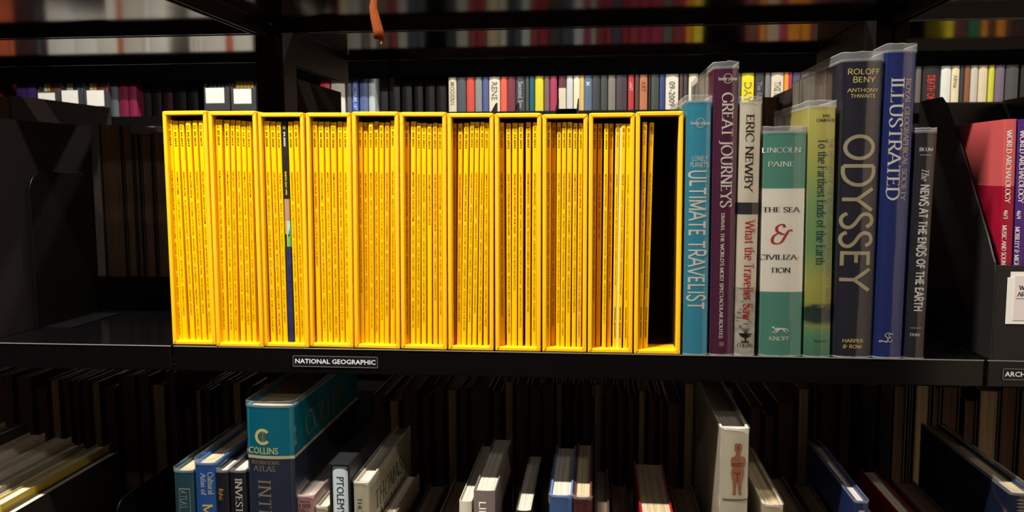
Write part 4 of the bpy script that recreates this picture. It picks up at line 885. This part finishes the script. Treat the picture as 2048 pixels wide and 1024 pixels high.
def bookend(name, x, Y, z0, d, h, r, label, dark=BLACKM, base=.11, right=True):
    e = empty(name, (x, Y, z0), label=label, cat='bookend')
    pr = [(0, 0)]+[(r-r*math.cos(a), h-r+r*math.sin(a)) for a in [i*math.pi/2/8 for i in range(9)]]+[(d-r+r*math.sin(a), h-r+r*math.cos(a)) for a in [i*math.pi/2/8 for i in range(9)]]+[(d, 0)]
    MB().prism(pr, -.0006, .0006, 'x').build('upright_plate', dark, e, bevel=.0004)
    MB().box(0.0006 if right else -base, base if right else -.0006, .01, d-.01, 0, .0009).build('foot_plate', dark, e)
    return e
p = at(232, 1010, .03)
bookend('bookend', p.x, .03, ZL, .15, p.z-ZL+.004, .02, 'black metal bookend with rounded top, lower left shelf', base=.05)

# ------------------------------------------------------------------ left bay, middle level
p0 = at(-62, 232, .0)
e, W = make_book('book', (p0.x-.018, .001, .0004), (0, 0, 0), .036, p0.z, .24, [mat('brown black cover', (20, 15, 17), .75, .2)], 'large near black book at the left frame edge, spine out of frame', sag=.003)
p = at(60, 345, .09); 
bookend('bookend', p.x+.001, .085, .0004, .135, zat(130, 345, .15), .025, 'black metal bookend with rounded corner against the large near black book', base=.04)
# two loose specks of plastic on the empty shelf
# ------------------------------------------------------------------ rear side of the middle level: fore edges and backs facing the camera
def rear_book(x0, x1, ytop, rgb, label, Y=.412, d=.2, z0=.0004, pages=PAGESD, sleeve=0, t=.002, sag=.002, hz=None, fore=True, group=None, rough=.45):
    a = at(x0, ytop, Y); b = at(x1, ytop, Y); c = (a+b)/2; wd = max(.004, b.x-a.x-.0008); h = c.z-z0
    if fore: loc, rot = (c.x, Y+d, z0), (0, 0, math.pi)
    else: loc, rot = (c.x, Y, z0), (0, 0, 0)
    return make_book('book', loc, rot, wd, h, d, [mat('jacket %d %d %d' % tuple(rgb), rgb, rough, .45)], label, pages=pages, sleeve=sleeve, t=t, sag=sag, nseg=6, group=group)
rear_book(-20, 21, 190, (34, 28, 25), 'brown grey book on the rear shelf, widest and highest at left', d=.30)
rear_book(196, 240, 248, (54, 44, 38), 'dark brown book seen from its page edge, right of the bookend', d=.2)
rear_book(242, 262, 252, (72, 60, 50), 'pale brown thin book seen from its page edge, left of the slipcases', d=.2)
rear_book(264, 276, 268, (48, 38, 34), 'thin dark book seen from its page edge near the first slipcase', d=.18)
rear_book(278, 300, 268, (80, 64, 54), 'tan book seen from its page edge near the first slipcase', d=.18)
rear_book(303, 334, 264, (60, 50, 44), 'brown book half hidden behind the first slipcase', d=.19)
rear_book(553, 591, 157, (62, 54, 46), 'grey brown sleeved book standing behind the fourth slipcase, right of post', d=.25, rough=.9)
for k, (x0, x1, yt, c_) in enumerate([(760, 790, 236, (40, 34, 32)), (792, 812, 240, (30, 26, 26)), (814, 850, 238, (44, 36, 34)), (1526, 1560, 190, (44, 38, 38)), (1562, 1590, 205, (28, 26, 28)), (1596, 1640, 170, (36, 32, 34)), (1880, 1912, 240, (24, 22, 24))]):
    rear_book(x0, x1, yt, c_, ['dark brown book behind the fifth slipcase', 'black book behind the sixth slipcase', 'brown book behind the sixth slipcase', 'dark grey book behind the cream NEWBY book', 'black book right behind the sea green book', 'dark taller book behind the yellow green book', 'black book behind the charcoal one at right'][k], d=.19)

def file_box(x, Y, z0, w_, h, d, lowh, label, front_white=None, rev=False, color=None, cat='file box', text=None):
    e = empty('magazine_file', (x, Y, z0), (0, 0, math.pi if rev else 0), label=label, cat=cat)
    m = color or mat('black file box plastic', (30, 28, 28), .38, .45)
    hw = w_/2; t = .0022
    prof = [(0, 0), (0, lowh-.012), (.002, lowh-.003), (.008, lowh+.004), (.02, lowh+.022), (d*.42, h*.78), (d*.62, h-.012), (d*.7, h), (d, h), (d, 0)]
    for s_ in (-1, 1):
        MB().prism(prof, s_*hw-(t if s_ > 0 else 0), s_*hw+(t if s_ < 0 else 0), 'x').build('side_panel', m, e, bevel=.0005)
    MB().box(-hw+t, hw-t, 0, t, 0, lowh-.006).build('front_panel', m, e, bevel=.0004)
    MB().box(-hw+t, hw-t, d-t, d, 0, h-.004).build('back_panel', m, e); MB().box(-hw+t, hw-t, t, d-t, 0, t).build('bottom_panel', m, e)
    if front_white:
        x0, x1, za, zb = front_white; q = .0004
        l = MB(); l.box(x0, x1, -q, 0, za, zb); l = l.build('paper_label', mat('white label paper', (236, 234, 226), .6), e)
        if text:
            tb = MB(); n_ = len(text)
            for i, s_ in enumerate(text): put_text(tb, s_, x0+(x1-x0)*.12, zb-(zb-za)*(.3+.17*i), (zb-za)*.08, 'h', 0, 'serif' if len(text) < 3 else 'bf', wt=.2)
            o = tb.build('lettering', [ink((70, 70, 72))], l, fix=False); o.location = (0, -q, 0)
    return e
# right bay: black file box with journals
fa = at(1991, 520, -.001); fw_ = .105
fx = fa.x+fw_/2
fe = file_box(fx, -.0005, .0004, fw_, .292, .235, fa.z, 'black magazine file at the right edge with white paper label on its front')
la = at(2021, 544, 0); lb = at(2010, 648, 0)
l1 = MB().box(la.x-fx, la.x-fx+.07, -.0005, -.0001, lb.z+.003, la.z).build('paper_label', mat('white label paper', (236, 234, 226), .6), fe)
l2 = MB().box(la.x-fx-.003, la.x-fx+.067, -.0009, -.0005, lb.z, la.z-.006).build('paper_label', mat('white label paper', (236, 234, 226), .6), fe)
l3 = MB().box(la.x-fx+.004, la.x-fx+.062, -.0013, -.0009, lb.z+.004, la.z-.004).build('paper_label', mat('pinkish label paper', (226, 214, 208), .6), fe)
tb = MB(); put_text(tb, 'WORLD', la.x-fx+.009, zat(2040, 580, 0), .0046, 'h', 0, 'serif', wt=.22, eps=.0014); put_text(tb, 'ARCHAEOLOGY', la.x-fx+.0075, zat(2040, 593, 0), .0046, 'h', 0, 'serif', wt=.22, eps=.0014)
rect(tb, la.x-fx+.006, la.x-fx+.06, zat(2040, 598, 0), zat(2040, 597, 0), 0, eps=.0014)
tb.build('lettering', [ink((60, 60, 64))], l3, fix=False)
JB = .0028
def journal(px, mats, bands, label, texts, Y, d=.17, lean=None):
    return book_px('journal', px, mats, label, Y=Y, zrest=JB, d=d, bands_px=bands, sag=.0004, t=.0005, overhang=.0006, cat='journal', group='journals in the black magazine file')
e, W, L, wd, h = book_px('journal', (2009, 2036, 238, 1995, 2021, 700), [mat('crimson journal cover', (150, 16, 44), .35), mat('rose red journal cover', (196, 84, 84), .35)], 'rose and crimson paperback journal numbered 46/3 in the black file', Y=.012, zrest=JB, d=.172, bands_px=([372], [0, 1]), sag=.0004, t=.0005, overhang=.0006, cat='journal', group='journals in the black magazine file')
tb = MB(); u, v = L(2014.5, 261); put_text(tb, 'WORLD ARCHAEOLOGY', u, v, 9*PXM, 'd', 0, 'serif', wt=.17, length=v-L(2010, 406)[1], warp=W)
u, v = L(2008, 420); put_text(tb, '46/3', u, v, 7*PXM, 'd', 0, 'serif', wt=.16, length=v-L(2010, 438)[1], warp=W)
u, v = L(2005, 451); put_text(tb, 'MUSIC AND SOUND', u, v, 7.5*PXM, 'd', 0, 'serif', wt=.16, length=.046, warp=W); tb.build('lettering', [IV], e, fix=False)
cl = MB(); zt_ = L(2010, 353)[1]
for z_ in (zt_, zt_-.0095): n = len(cl.v); cl.v += [(-wd/2-.0002, .05, z_), (-wd/2-.0002, .10, z_), (-wd/2-.0002, .10, z_+.0004), (-wd/2-.0002, .05, z_+.0004)]; cl.f.append((n, n+1, n+2, n+3)); cl.m.append(0); cl.sm.append(False)
cl.build('cover_lettering', [ink((230, 170, 160))], e, fix=False)
e, W, L, wd, h = book_px('journal', (2037.5, 2061, 238, 2023, 2046, 700), [mat('purple journal cover', (70, 36, 110), .35)], 'purple paperback journal numbered 46/4 in the black file', Y=.010, zrest=JB, d=.172, sag=.0004, t=.0005, overhang=.0006, cat='journal', group='journals in the black magazine file')
tb = MB(); u, v = L(2041, 261); put_text(tb, 'WORLD ARCHAEOLOGY', u, v, 9*PXM, 'd', 0, 'serif', wt=.17, length=v-L(2038, 406)[1], warp=W)
u, v = L(2034, 421); put_text(tb, '46/4', u, v, 7*PXM, 'd', 0, 'serif', wt=.16, length=v-L(2010, 439)[1], warp=W)
u, v = L(2031, 454); put_text(tb, 'MOBILITY & MIGRATION', u, v, 7.5*PXM, 'd', 0, 'serif', wt=.16, length=.058, warp=W); tb.build('lettering', [IV], e, fix=False)
book_px('journal', (2063, 2088, 238, 2047.5, 2072, 700), [mat('orange red journal cover', (214, 70, 36), .35)], 'orange red paperback journal rightmost in the black file', Y=.010, zrest=JB, d=.172, sag=.0004, t=.0005, overhang=.0006, cat='journal', group='journals in the black magazine file')

# small file tops on the rear side behind the slipcases
for x0, x1, yt, nm in ((994, 1038, 206, 'eighth'), (1117, 1157, 198, 'ninth')):
    a = at(x0, yt, .60); b = at(x1, yt, .60)
    e = empty('magazine_file', ((a.x+b.x)/2, .43, .0004), label='black magazine file with pointed corners rising behind the %s slipcase' % nm, cat='file box')
    hw = (b.x-a.x)/2; H = a.z; m = mat('black file box plastic', (30, 28, 28), .38, .45)
    for s_ in (-1, 1): MB().prism([(0, 0), (.17, 0), (.17, H), (.15, H-.004), (0, H-.05)], s_*hw-.001, s_*hw+.001, 'x').build('side_panel', m, e)
    MB().box(-hw+.001, hw-.001, .166, .17, 0, H-.018).build('back_panel', mat('dark brown board', (50, 38, 30), .6), e)
    MB().box(-hw+.001, hw-.001, 0, .004, 0, H-.06).build('front_panel', m, e)
    MB().box(-hw+.001, hw-.001, .004, .166, 0, .002).build('bottom_panel', m, e)

# ------------------------------------------------------------------ rear side of the lower level (page edges in the dark)
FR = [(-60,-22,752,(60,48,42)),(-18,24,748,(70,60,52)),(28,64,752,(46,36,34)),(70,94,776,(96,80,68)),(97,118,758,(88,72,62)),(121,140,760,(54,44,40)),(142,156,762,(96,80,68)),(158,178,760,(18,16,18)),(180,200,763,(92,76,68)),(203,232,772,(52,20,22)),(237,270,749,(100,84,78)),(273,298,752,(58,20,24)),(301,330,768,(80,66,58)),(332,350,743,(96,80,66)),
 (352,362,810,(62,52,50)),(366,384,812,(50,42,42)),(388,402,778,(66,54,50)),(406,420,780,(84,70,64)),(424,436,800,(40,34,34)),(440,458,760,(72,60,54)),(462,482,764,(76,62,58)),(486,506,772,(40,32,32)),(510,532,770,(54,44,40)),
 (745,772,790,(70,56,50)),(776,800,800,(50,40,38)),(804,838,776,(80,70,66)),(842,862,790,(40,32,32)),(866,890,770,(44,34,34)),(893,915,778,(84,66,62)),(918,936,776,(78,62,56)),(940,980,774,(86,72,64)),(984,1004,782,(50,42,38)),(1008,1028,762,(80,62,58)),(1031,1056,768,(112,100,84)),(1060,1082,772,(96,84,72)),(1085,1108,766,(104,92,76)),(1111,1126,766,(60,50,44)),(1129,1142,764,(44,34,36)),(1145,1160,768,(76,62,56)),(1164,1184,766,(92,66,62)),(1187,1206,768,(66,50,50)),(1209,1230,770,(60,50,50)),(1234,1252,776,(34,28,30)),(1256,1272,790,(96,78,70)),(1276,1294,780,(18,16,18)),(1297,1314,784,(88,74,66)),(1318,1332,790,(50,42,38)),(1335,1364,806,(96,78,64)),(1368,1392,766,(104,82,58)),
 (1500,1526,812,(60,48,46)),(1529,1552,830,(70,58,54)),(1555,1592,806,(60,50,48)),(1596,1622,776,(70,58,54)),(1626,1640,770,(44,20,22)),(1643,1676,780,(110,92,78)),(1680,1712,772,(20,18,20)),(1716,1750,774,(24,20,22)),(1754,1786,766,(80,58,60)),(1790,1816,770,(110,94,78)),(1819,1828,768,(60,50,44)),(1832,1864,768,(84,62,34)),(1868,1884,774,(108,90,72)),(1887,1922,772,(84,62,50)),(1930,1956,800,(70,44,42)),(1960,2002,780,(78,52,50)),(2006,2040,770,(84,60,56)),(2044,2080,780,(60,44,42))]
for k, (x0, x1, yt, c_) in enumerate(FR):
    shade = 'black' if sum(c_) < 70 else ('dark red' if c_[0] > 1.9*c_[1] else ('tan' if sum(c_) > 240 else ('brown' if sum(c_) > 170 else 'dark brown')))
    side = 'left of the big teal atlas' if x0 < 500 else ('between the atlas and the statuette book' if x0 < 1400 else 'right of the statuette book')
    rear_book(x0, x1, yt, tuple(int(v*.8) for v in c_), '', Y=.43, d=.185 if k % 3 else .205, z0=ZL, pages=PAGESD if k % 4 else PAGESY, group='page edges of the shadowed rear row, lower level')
rl = [o for o in bpy.data.objects if o.get('group') == 'page edges of the shadowed rear row, lower level']
for k, o in enumerate(rl):
    c_ = FR[k][3]; shade = 'black' if sum(c_) < 70 else ('dark red' if c_[0] > 1.9*c_[1] else ('tan' if sum(c_) > 240 else ('brown' if sum(c_) > 170 else 'dark brown')))
    o['_s'] = shade
def ordinal(n): return ['first', 'second', 'third', 'fourth', 'fifth', 'sixth', 'seventh', 'eighth', 'ninth', 'tenth', 'eleventh', 'twelfth', 'thirteenth', 'fourteenth', 'fifteenth', 'sixteenth', 'seventeenth', 'eighteenth', 'nineteenth', 'twentieth', 'twenty first', 'twenty second', 'twenty third', 'twenty fourth', 'twenty fifth', 'twenty sixth', 'twenty seventh', 'twenty eighth'][n]
cnt = {}
for o, f in zip(rl, FR):
    sec = 'left of the big teal atlas' if f[0] < 500 else ('between atlas and statuette book' if f[0] < 1400 else 'right of the statuette book')
    key = (o['_s'], sec); cnt[key] = cnt.get(key, -1)+1
    o['label'] = 'shadowed %s rear book, %s of its colour %s' % (o['_s'], ordinal(cnt[key]), sec); del o['_s']

# ------------------------------------------------------------------ bookrange across the rear aisle
YB = 1.55; DB = .24
ZB = zat(950, 223, YB)
NAMES = {}
def cname(c):
    pal = {'cream': (214, 204, 180), 'white': (226, 226, 220), 'light grey': (168, 172, 168), 'mid grey': (110, 114, 116), 'dark grey': (62, 64, 68), 'black': (28, 26, 28), 'coral': (214, 96, 74), 'crimson': (150, 30, 62), 'dark red': (96, 36, 42), 'pink': (168, 66, 104), 'yellow': (220, 204, 40), 'tan': (196, 164, 104), 'brown': (116, 92, 74), 'teal': (30, 96, 112), 'blue': (48, 78, 152), 'blue grey': (92, 112, 136), 'purple': (84, 56, 132), 'mauve': (134, 118, 140), 'orange': (226, 132, 40), 'green': (60, 110, 70), 'dark purple': (66, 54, 68), 'dark green': (52, 66, 56)}
    return min(pal, key=lambda k: sum((pal[k][i]-c[i])**2 for i in range(3)))
BKS = []
def back_book(x0, x1, c_, z0, zone, hh=None, txt=None, tc=None, tcap=.5, top=None, Y=YB, pages=PAGES, ytxt=None, pyr=190):
    a = at(x0, pyr, Y); b = at(x1, pyr, Y); wd = b.x-a.x-.001; c = (a+b)/2
    h = hh or random.uniform(.20, .27)
    rgb = c_
    e, W = make_book('book', (c.x, Y, z0), (0, 0, 0), wd, h, .16, [mat('jacket %d %d %d' % tuple(rgb), rgb, .4, .4, var=.04), mat('jacket %d %d %d' % tuple(top or rgb), top or rgb, .4, .4)], '', pages=pages, sag=.002 if wd > .014 else .0008, nseg=5, t=.0016,
        bands=[(0, zat(c_ and (x0+x1)/2, 176, Y)-z0, 0), (zat((x0+x1)/2, 176, Y)-z0, h, 1)] if top and z0 > .2 else None)
    if txt:
        tb = MB(); zt = (zat((x0+x1)/2, ytxt or 158, Y)-z0); cap = wd*tcap
        tl_ = layout(txt, 'bf', bold=.01)[2]*cap; put_text(tb, txt, -cap/2, zt, cap, 'd', 0, 'bf', warp=W, bold=.01, length=min(tl_, zt-.008)); tb.build('lettering', [ink(tc or (230, 228, 220))], e, fix=False)
    BKS.append((e, cname(c_), zone)); return e
e = None
C = [(693,703,(84,92,100)),(703,717,(40,72,150),'ENCLOSURE ART',(200,210,230)),(719,736,(84,98,140)),(737,750,(176,186,186)),
 (897,913,(200,192,168),'MODERN',(80,70,60)),(914,932,(70,78,84)),(933,949,(196,72,60)),(950,964,(128,132,130)),(965,977,(76,90,140)),(978,1000,(212,204,180),'RENE',(40,40,40)),(1001,1014,(220,92,70)),(1014,1031,(112,50,60)),(1032,1050,(60,66,72),'Second Sex',(170,170,170)),(1051,1058,(70,76,74)),(1059,1069,(26,86,104)),(1070,1087,(206,196,40)),(1088,1099,(116,92,88)),(1100,1114,(160,56,88)),(1117,1132,(206,196,172),None,None,.5,(96,50,60)),(1133,1146,(190,198,194)),(1147,1160,(220,212,184)),(1160,1168,(208,176,96)),(1168,1184,(84,104,128),'M',(190,200,210)),(1184,1200,(56,60,62)),(1201,1215,(62,66,64)),(1216,1231,(118,114,104)),(1232,1254,(64,54,62)),(1256,1268,(170,50,52),'LAST',(220,180,170)),(1270,1278,(78,60,52)),(1279,1295,(170,104,70),'ART',(60,40,30)),(1297,1301,(50,46,48)),(1302,1318,(58,66,58)),(1319,1330,(46,62,112)),(1331,1357,(206,200,184),'09-2009',(40,44,48),.45),(1359,1366,(80,60,56)),(1367,1375,(60,56,58)),(1377,1396,(204,196,172)),(1398,1416,(80,84,90)),(1418,1440,(120,60,62)),(1442,1460,(190,180,160)),(1462,1482,(70,80,90)),(1483,1508,(218,200,28),'DAY',(110,106,60),.6),(1510,1528,(56,54,56),'The Great',(130,130,130)),(1530,1541,(112,114,114)),(1542,1567,(200,192,170),'THE NEW',(50,46,46)),(1568,1577,(232,140,44)),(1577,1584,(150,40,86)),(1585,1600,(60,70,104)),(1602,1622,(90,84,84)),(1624,1640,(170,160,140))]
for q in C:
    x0, x1, c_ = q[:3]; back_book(x0, x1, c_, ZB, 'middle', txt=q[3] if len(q) > 3 else None, tc=q[4] if len(q) > 4 else None, tcap=q[5] if len(q) > 5 else .5, top=q[6] if len(q) > 6 else None, ytxt=163)
for k, (x0, x1, c_) in enumerate([(640, 660, (190, 50, 70)), (662, 690, (206, 200, 186))]): back_book(x0, x1, c_, ZB, 'middle')
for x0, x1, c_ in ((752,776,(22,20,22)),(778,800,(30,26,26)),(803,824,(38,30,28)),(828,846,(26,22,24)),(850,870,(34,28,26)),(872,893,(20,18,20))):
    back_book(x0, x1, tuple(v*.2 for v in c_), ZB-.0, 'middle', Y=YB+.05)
ZR = zat(1940, 204, YB)
for q in [(1830,1842,(92,88,84)),(1844,1879,(34,32,34),'DEATH OF',(200,40,30),.45),(1881,1901,(206,210,202)),(1902,1918,(214,200,164),'Africa',(90,70,50)),(1919,1927,(50,56,62)),(1928,1939,(130,84,52)),(1940,1955,(186,180,168)),(1956,1974,(204,190,158)),(1976,1988,(190,190,60)),(1989,2008,(110,96,112)),(2010,2036,(70,70,70)),(2040,2060,(30,30,32)),(2062,2084,(120,50,50))]:
    back_book(q[0], q[1], q[2], ZR, 'right', txt=q[3] if len(q) > 3 else None, tc=q[4] if len(q) > 4 else None, tcap=q[5] if len(q) > 5 else .5, ytxt=150)
ZLf = zat(250, 233, YB)
for q in [(-70,-50,(190,180,160)),(-48,-30,(60,66,70)),(-28,-12,(120,40,50)),(33,53,(66,44,110)),(54,72,(78,56,130)),(222,236,(84,90,98)),(238,256,(112,28,56)),(257,273,(120,32,60))]: back_book(*q, ZLf, 'left', hh=.24, pyr=200)
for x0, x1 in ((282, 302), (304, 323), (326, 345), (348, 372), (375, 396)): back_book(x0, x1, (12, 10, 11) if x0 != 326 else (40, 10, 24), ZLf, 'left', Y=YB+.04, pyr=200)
# file boxes with paper labels and slim magazines standing in them
fcol = mat('charcoal file board', (58, 60, 62), .5, .4)
mc = [(230,228,220),(40,40,44),(200,60,70),(240,200,40),(60,120,130),(224,216,200),(150,40,60),(50,90,160),(220,220,214),(90,110,60)]
k_ = 0
place_names = ['leftmost beside the purple spines', 'between two others near purple spines', 'beside the grey binder', 'left one near the post', 'yellow magazines in it, by the post', 'mostly hidden by the post']
for i, (x0, x1, yt, lx0, lx1, ly0, ly1, cc) in enumerate([(74,119,179,76,111,186,214,0),(120,165,177,123,157,181,209,0),(166,215,177,173,209,181,212,0),(407,458,172,411,449,176,206,1),(461,511,172,467,503,178,207,2),(514,560,172,517,552,178,207,2)]):
    a = at(x0, yt, YB-.02); b = at(x1, yt, YB-.02); xc = (a.x+b.x)/2; z0 = ZLf
    la = at(lx0, ly0, YB-.02); lb = at(lx1, ly1, YB-.02)
    file_box(xc, YB-.02, z0, b.x-a.x-.001, .30, .25, a.z-z0, 'charcoal file box with white label, '+place_names[i], (la.x-xc, lb.x-xc, max(.003, lb.z-z0), la.z-z0), color=fcol, text=['AAAAA', 'eeee eeee', 'eeee'] if 0 else None)
    nm = 6; ww = (b.x-a.x-.009)/nm
    for j in range(nm):
        if cc == 0: c_ = mc[(i*5+j*3) % 10]
        elif cc == 1: c_ = [(16,60,60),(20,50,54),(24,40,44)][j % 3]
        else: c_ = (232,196,20) if (i == 4 and j < 5) else [(20,80,170),(230,230,224),(30,60,150)][j % 3]
        xm = a.x+.0045+ww*(j+.5)
        e, W = make_book('magazine', (xm, YB+.004, z0+.0024), (0, 0, 0), ww-.001, .27-.006*((j*7+i) % 3), .2, [mat('jacket %d %d %d' % c_, c_, .4)], '', sag=.0003, t=.0004, nseg=3, overhang=.0008, cat='magazine')
        e['label'] = '%s slim magazine, %s in the box %s' % (cname(c_), ordinal(j), place_names[i]); e['group'] = 'slim magazines in the labelled far file boxes'
# lower row of the far range, seen mirrored in the glossy undersides
ZB2 = -.035
x = -330
pal_c = [(170,40,74),(60,70,84),(160,50,56),(70,66,44),(130,60,60),(54,58,60),(206,200,180),(120,96,84),(40,42,44),(196,186,164),(150,34,44),(196,200,196),(110,104,92),(46,60,96),(30,66,74),(180,176,160),(80,84,84),(150,40,48),(60,52,50),(210,190,150)]
pal_l = [(226,222,212),(232,228,220),(214,208,196),(228,222,208),(70,76,84),(230,226,216),(206,198,184),(196,96,60),(60,40,42),(224,218,206)]
pal_r = [(200,176,140),(170,70,60),(190,170,130),(60,40,40),(230,140,40),(40,110,70),(226,206,50),(180,50,90),(120,70,60),(206,190,160),(90,50,46),(160,120,80)]
lim = [-400]; rr = random.Random(11); i = 0
while x < 2330:
    if x < 500: pal, wpx = pal_l, rr.choice([9, 12, 34, 44, 14, 40])
    elif x < 1350: pal, wpx = pal_c, rr.choice([12, 15, 18, 20, 24])
    else: pal, wpx = pal_r, rr.choice([14, 16, 20, 26])
    if 1780 < x < 1880 or 330 < x < 372 or 845 < x < 885 or 1400 < x < 1450: x += 42; continue
    c_ = rr.choice(pal); fd = 1 if x < 500 else (.6 if x < 1350 else .7); c_ = tuple(int(v*fd) for v in c_)  # middle and right colours darkened so their mirror image looks dimmer
    zone = 'low left' if x < 500 else ('low middle' if x < 1350 else 'low right')
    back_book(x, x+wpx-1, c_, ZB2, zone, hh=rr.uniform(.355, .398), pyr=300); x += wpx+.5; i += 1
# unique labels from colour, neighbours and place
zn = {'middle': 'far middle bay', 'right': 'far right bay', 'left': 'far left bay', 'low left': 'far left lower row', 'low middle': 'far middle lower row', 'low right': 'far right lower row'}
byz = {}
for e, c_, z in BKS: byz.setdefault(z, []).append((e, c_))
for z, lst in byz.items():
    lst.sort(key=lambda q: q[0].location.x); labs = {}
    for j, (e, c_) in enumerate(lst):
        if z.startswith('low'):
            n_ = sum(1 for q in lst[:j] if q[1] == c_); lab = '%s spine, %s of its colour from the left, %s' % (c_, ordinal(min(27, n_)), zn[z])
        elif j == 0: lab = '%s spine, first from the left on the %s' % (c_, zn[z])
        elif j == len(lst)-1: lab = '%s spine, last at the right on the %s' % (c_, zn[z])
        else: lab = '%s spine between %s and %s, %s' % (c_, lst[j-1][1], lst[j+1][1], zn[z])
        if lab in labs: labs[lab] += 1; lab = '%s, %s such from left' % (lab, ordinal(labs[lab]-1))
        else: labs[lab] = 1
        e['label'] = lab; e['group'] = 'books on the '+zn[z]
for nm, x0, x1, z in (('left', -2.2, -.12, ZLf), ('middle', -.12, 1.33, ZB), ('right', 1.33, 2.6, ZR)):
    for zz, lv in ((z, 'upper'), (ZB2, 'lower'), (ZB2-.43, 'lowest')):
        e = empty('steel_shelf', ((x0+x1)/2, YB+.12, zz), label='black steel shelf of the far range, %s level, %s bay' % (lv, nm), cat='shelf')
        MB().box(-(x1-x0)/2+.002, (x1-x0)/2-.002, -.119, .12, -.006, -.0004).build('shelf_board', BLACKM, e)
        MB().box(-(x1-x0)/2+.002, (x1-x0)/2-.002, -.1215, -.119, -.03, -.0004).build('front_lip', BLACKM, e)
for nm, x0, x1, z in (('left', -2.2, -.12, .474), ('middle', -.12, 1.33, .478), ('right', 1.33, 2.6, .489)):  # added black panels hide the far book tops and fill the dark band
    e = empty('steel_shelf', ((x0+x1)/2, YB+.12, .655), label='black steel top shelf of the far range above the added panel, %s bay' % nm, cat='shelf')
    MB().box(-(x1-x0)/2+.002, (x1-x0)/2-.002, -.119, .12, -.006, 0).build('shelf_board', BLACKM, e)
    o = MB().box((x0-x1)/2+.002, (x1-x0)/2-.002, -.001, .001, 0, .652-z).build('added_dark_panel', mat('matt black stand-in', (2, 2, 2), 1.0, 0.0)); o.location = ((x0+x1)/2, YB-(.0235 if nm == 'left' else .0026), z)
    tag(o, 'added black panel filling the dark band above the far books, %s bay' % nm, 'panel')
MB().box(-2.2, 2.6, YB+.27, YB+.29, FLOOR+.001, CEIL-.1).build('range_back_panel', mat('black steel panel', (16, 15, 16), .6))
tag(bpy.data.objects['range_back_panel'], 'black steel back panel of the far bookshelf range', 'panel')

# ------------------------------------------------------------------ bookmark hanging from the upper shelf
a0 = at(748, 2, -.004); a1 = at(759, 80, -.004)
e = empty('leather_bookmark', (a1.x, -.004, a1.z), label='orange brown leather bookmark strap hanging from the shelf above', cat='bookmark')
path = [(0, 0, 0), (-.0012, -.0006, .011), (-.0042, -.0008, .024), (-.0062, -.0004, .036), (a0.x-a1.x, 0, a0.z-a1.z), (a0.x-a1.x-.001, .0005, .434-a1.z-.002), (a0.x-a1.x-.001, .0045, .4352-a1.z), (a0.x-a1.x, .02, .4352-a1.z), (a0.x-a1.x+.002, .06, .4352-a1.z)]
hwid = [.0054, .0050, .0043, .0034, .0029, .0029, .003, .0035, .004]
mb = MB(); rows = []
for (x_, y_, z_), w_ in zip(path, hwid): rows.append([(x_-w_/1, y_+.0006, z_), (x_-w_*.93, y_, z_), (x_+w_*.93, y_, z_), (x_+w_, y_+.0006, z_)])
rows = [[(x_*1 if abs(x_) > 9 else x_, y_, z_) for x_, y_, z_ in r] for r in rows]
hw2 = 1
rows = [[(path[i][0]+(x_-path[i][0])*hw2, y_, z_+(-.0016*(x_-path[i][0])/hwid[i] if i == 0 else 0)) for x_, y_, z_ in r] for i, r in enumerate(rows)]
mb.grid(rows, 0); o = mb.build('strap', mat('tan leather', (124, 58, 18), .75, .15, bump=('noise', 500, .3), var=.12), e, fix=False)
sd = o.modifiers.new('t', 'SOLIDIFY'); sd.thickness = .0012; sd.offset = 1
for q in (0, 3):
    mb = MB(); mb.grid([[(r[q][0]-.0002, r[q][1]-.0002, r[q][2]), (r[q][0]+.0003, r[q][1]-.0003, r[q][2])] for r in rows[:6]], 0); mb.build('edge_stitching', mat('pale leather edge', (170, 118, 64), .6), e, fix=False)
mb = MB()
for k in range(2): mb.grid([[(.0018+k*.0011, 0, .001), (.0024+k*.0011, 0, .001)], [(.0012+k*.0008, -.0003, -.0045), (.0016+k*.0008, -.0003, -.0045)]], 0)
mb.build('thread_end', mat('pale leather edge', (170, 118, 64), .6), e, fix=False)
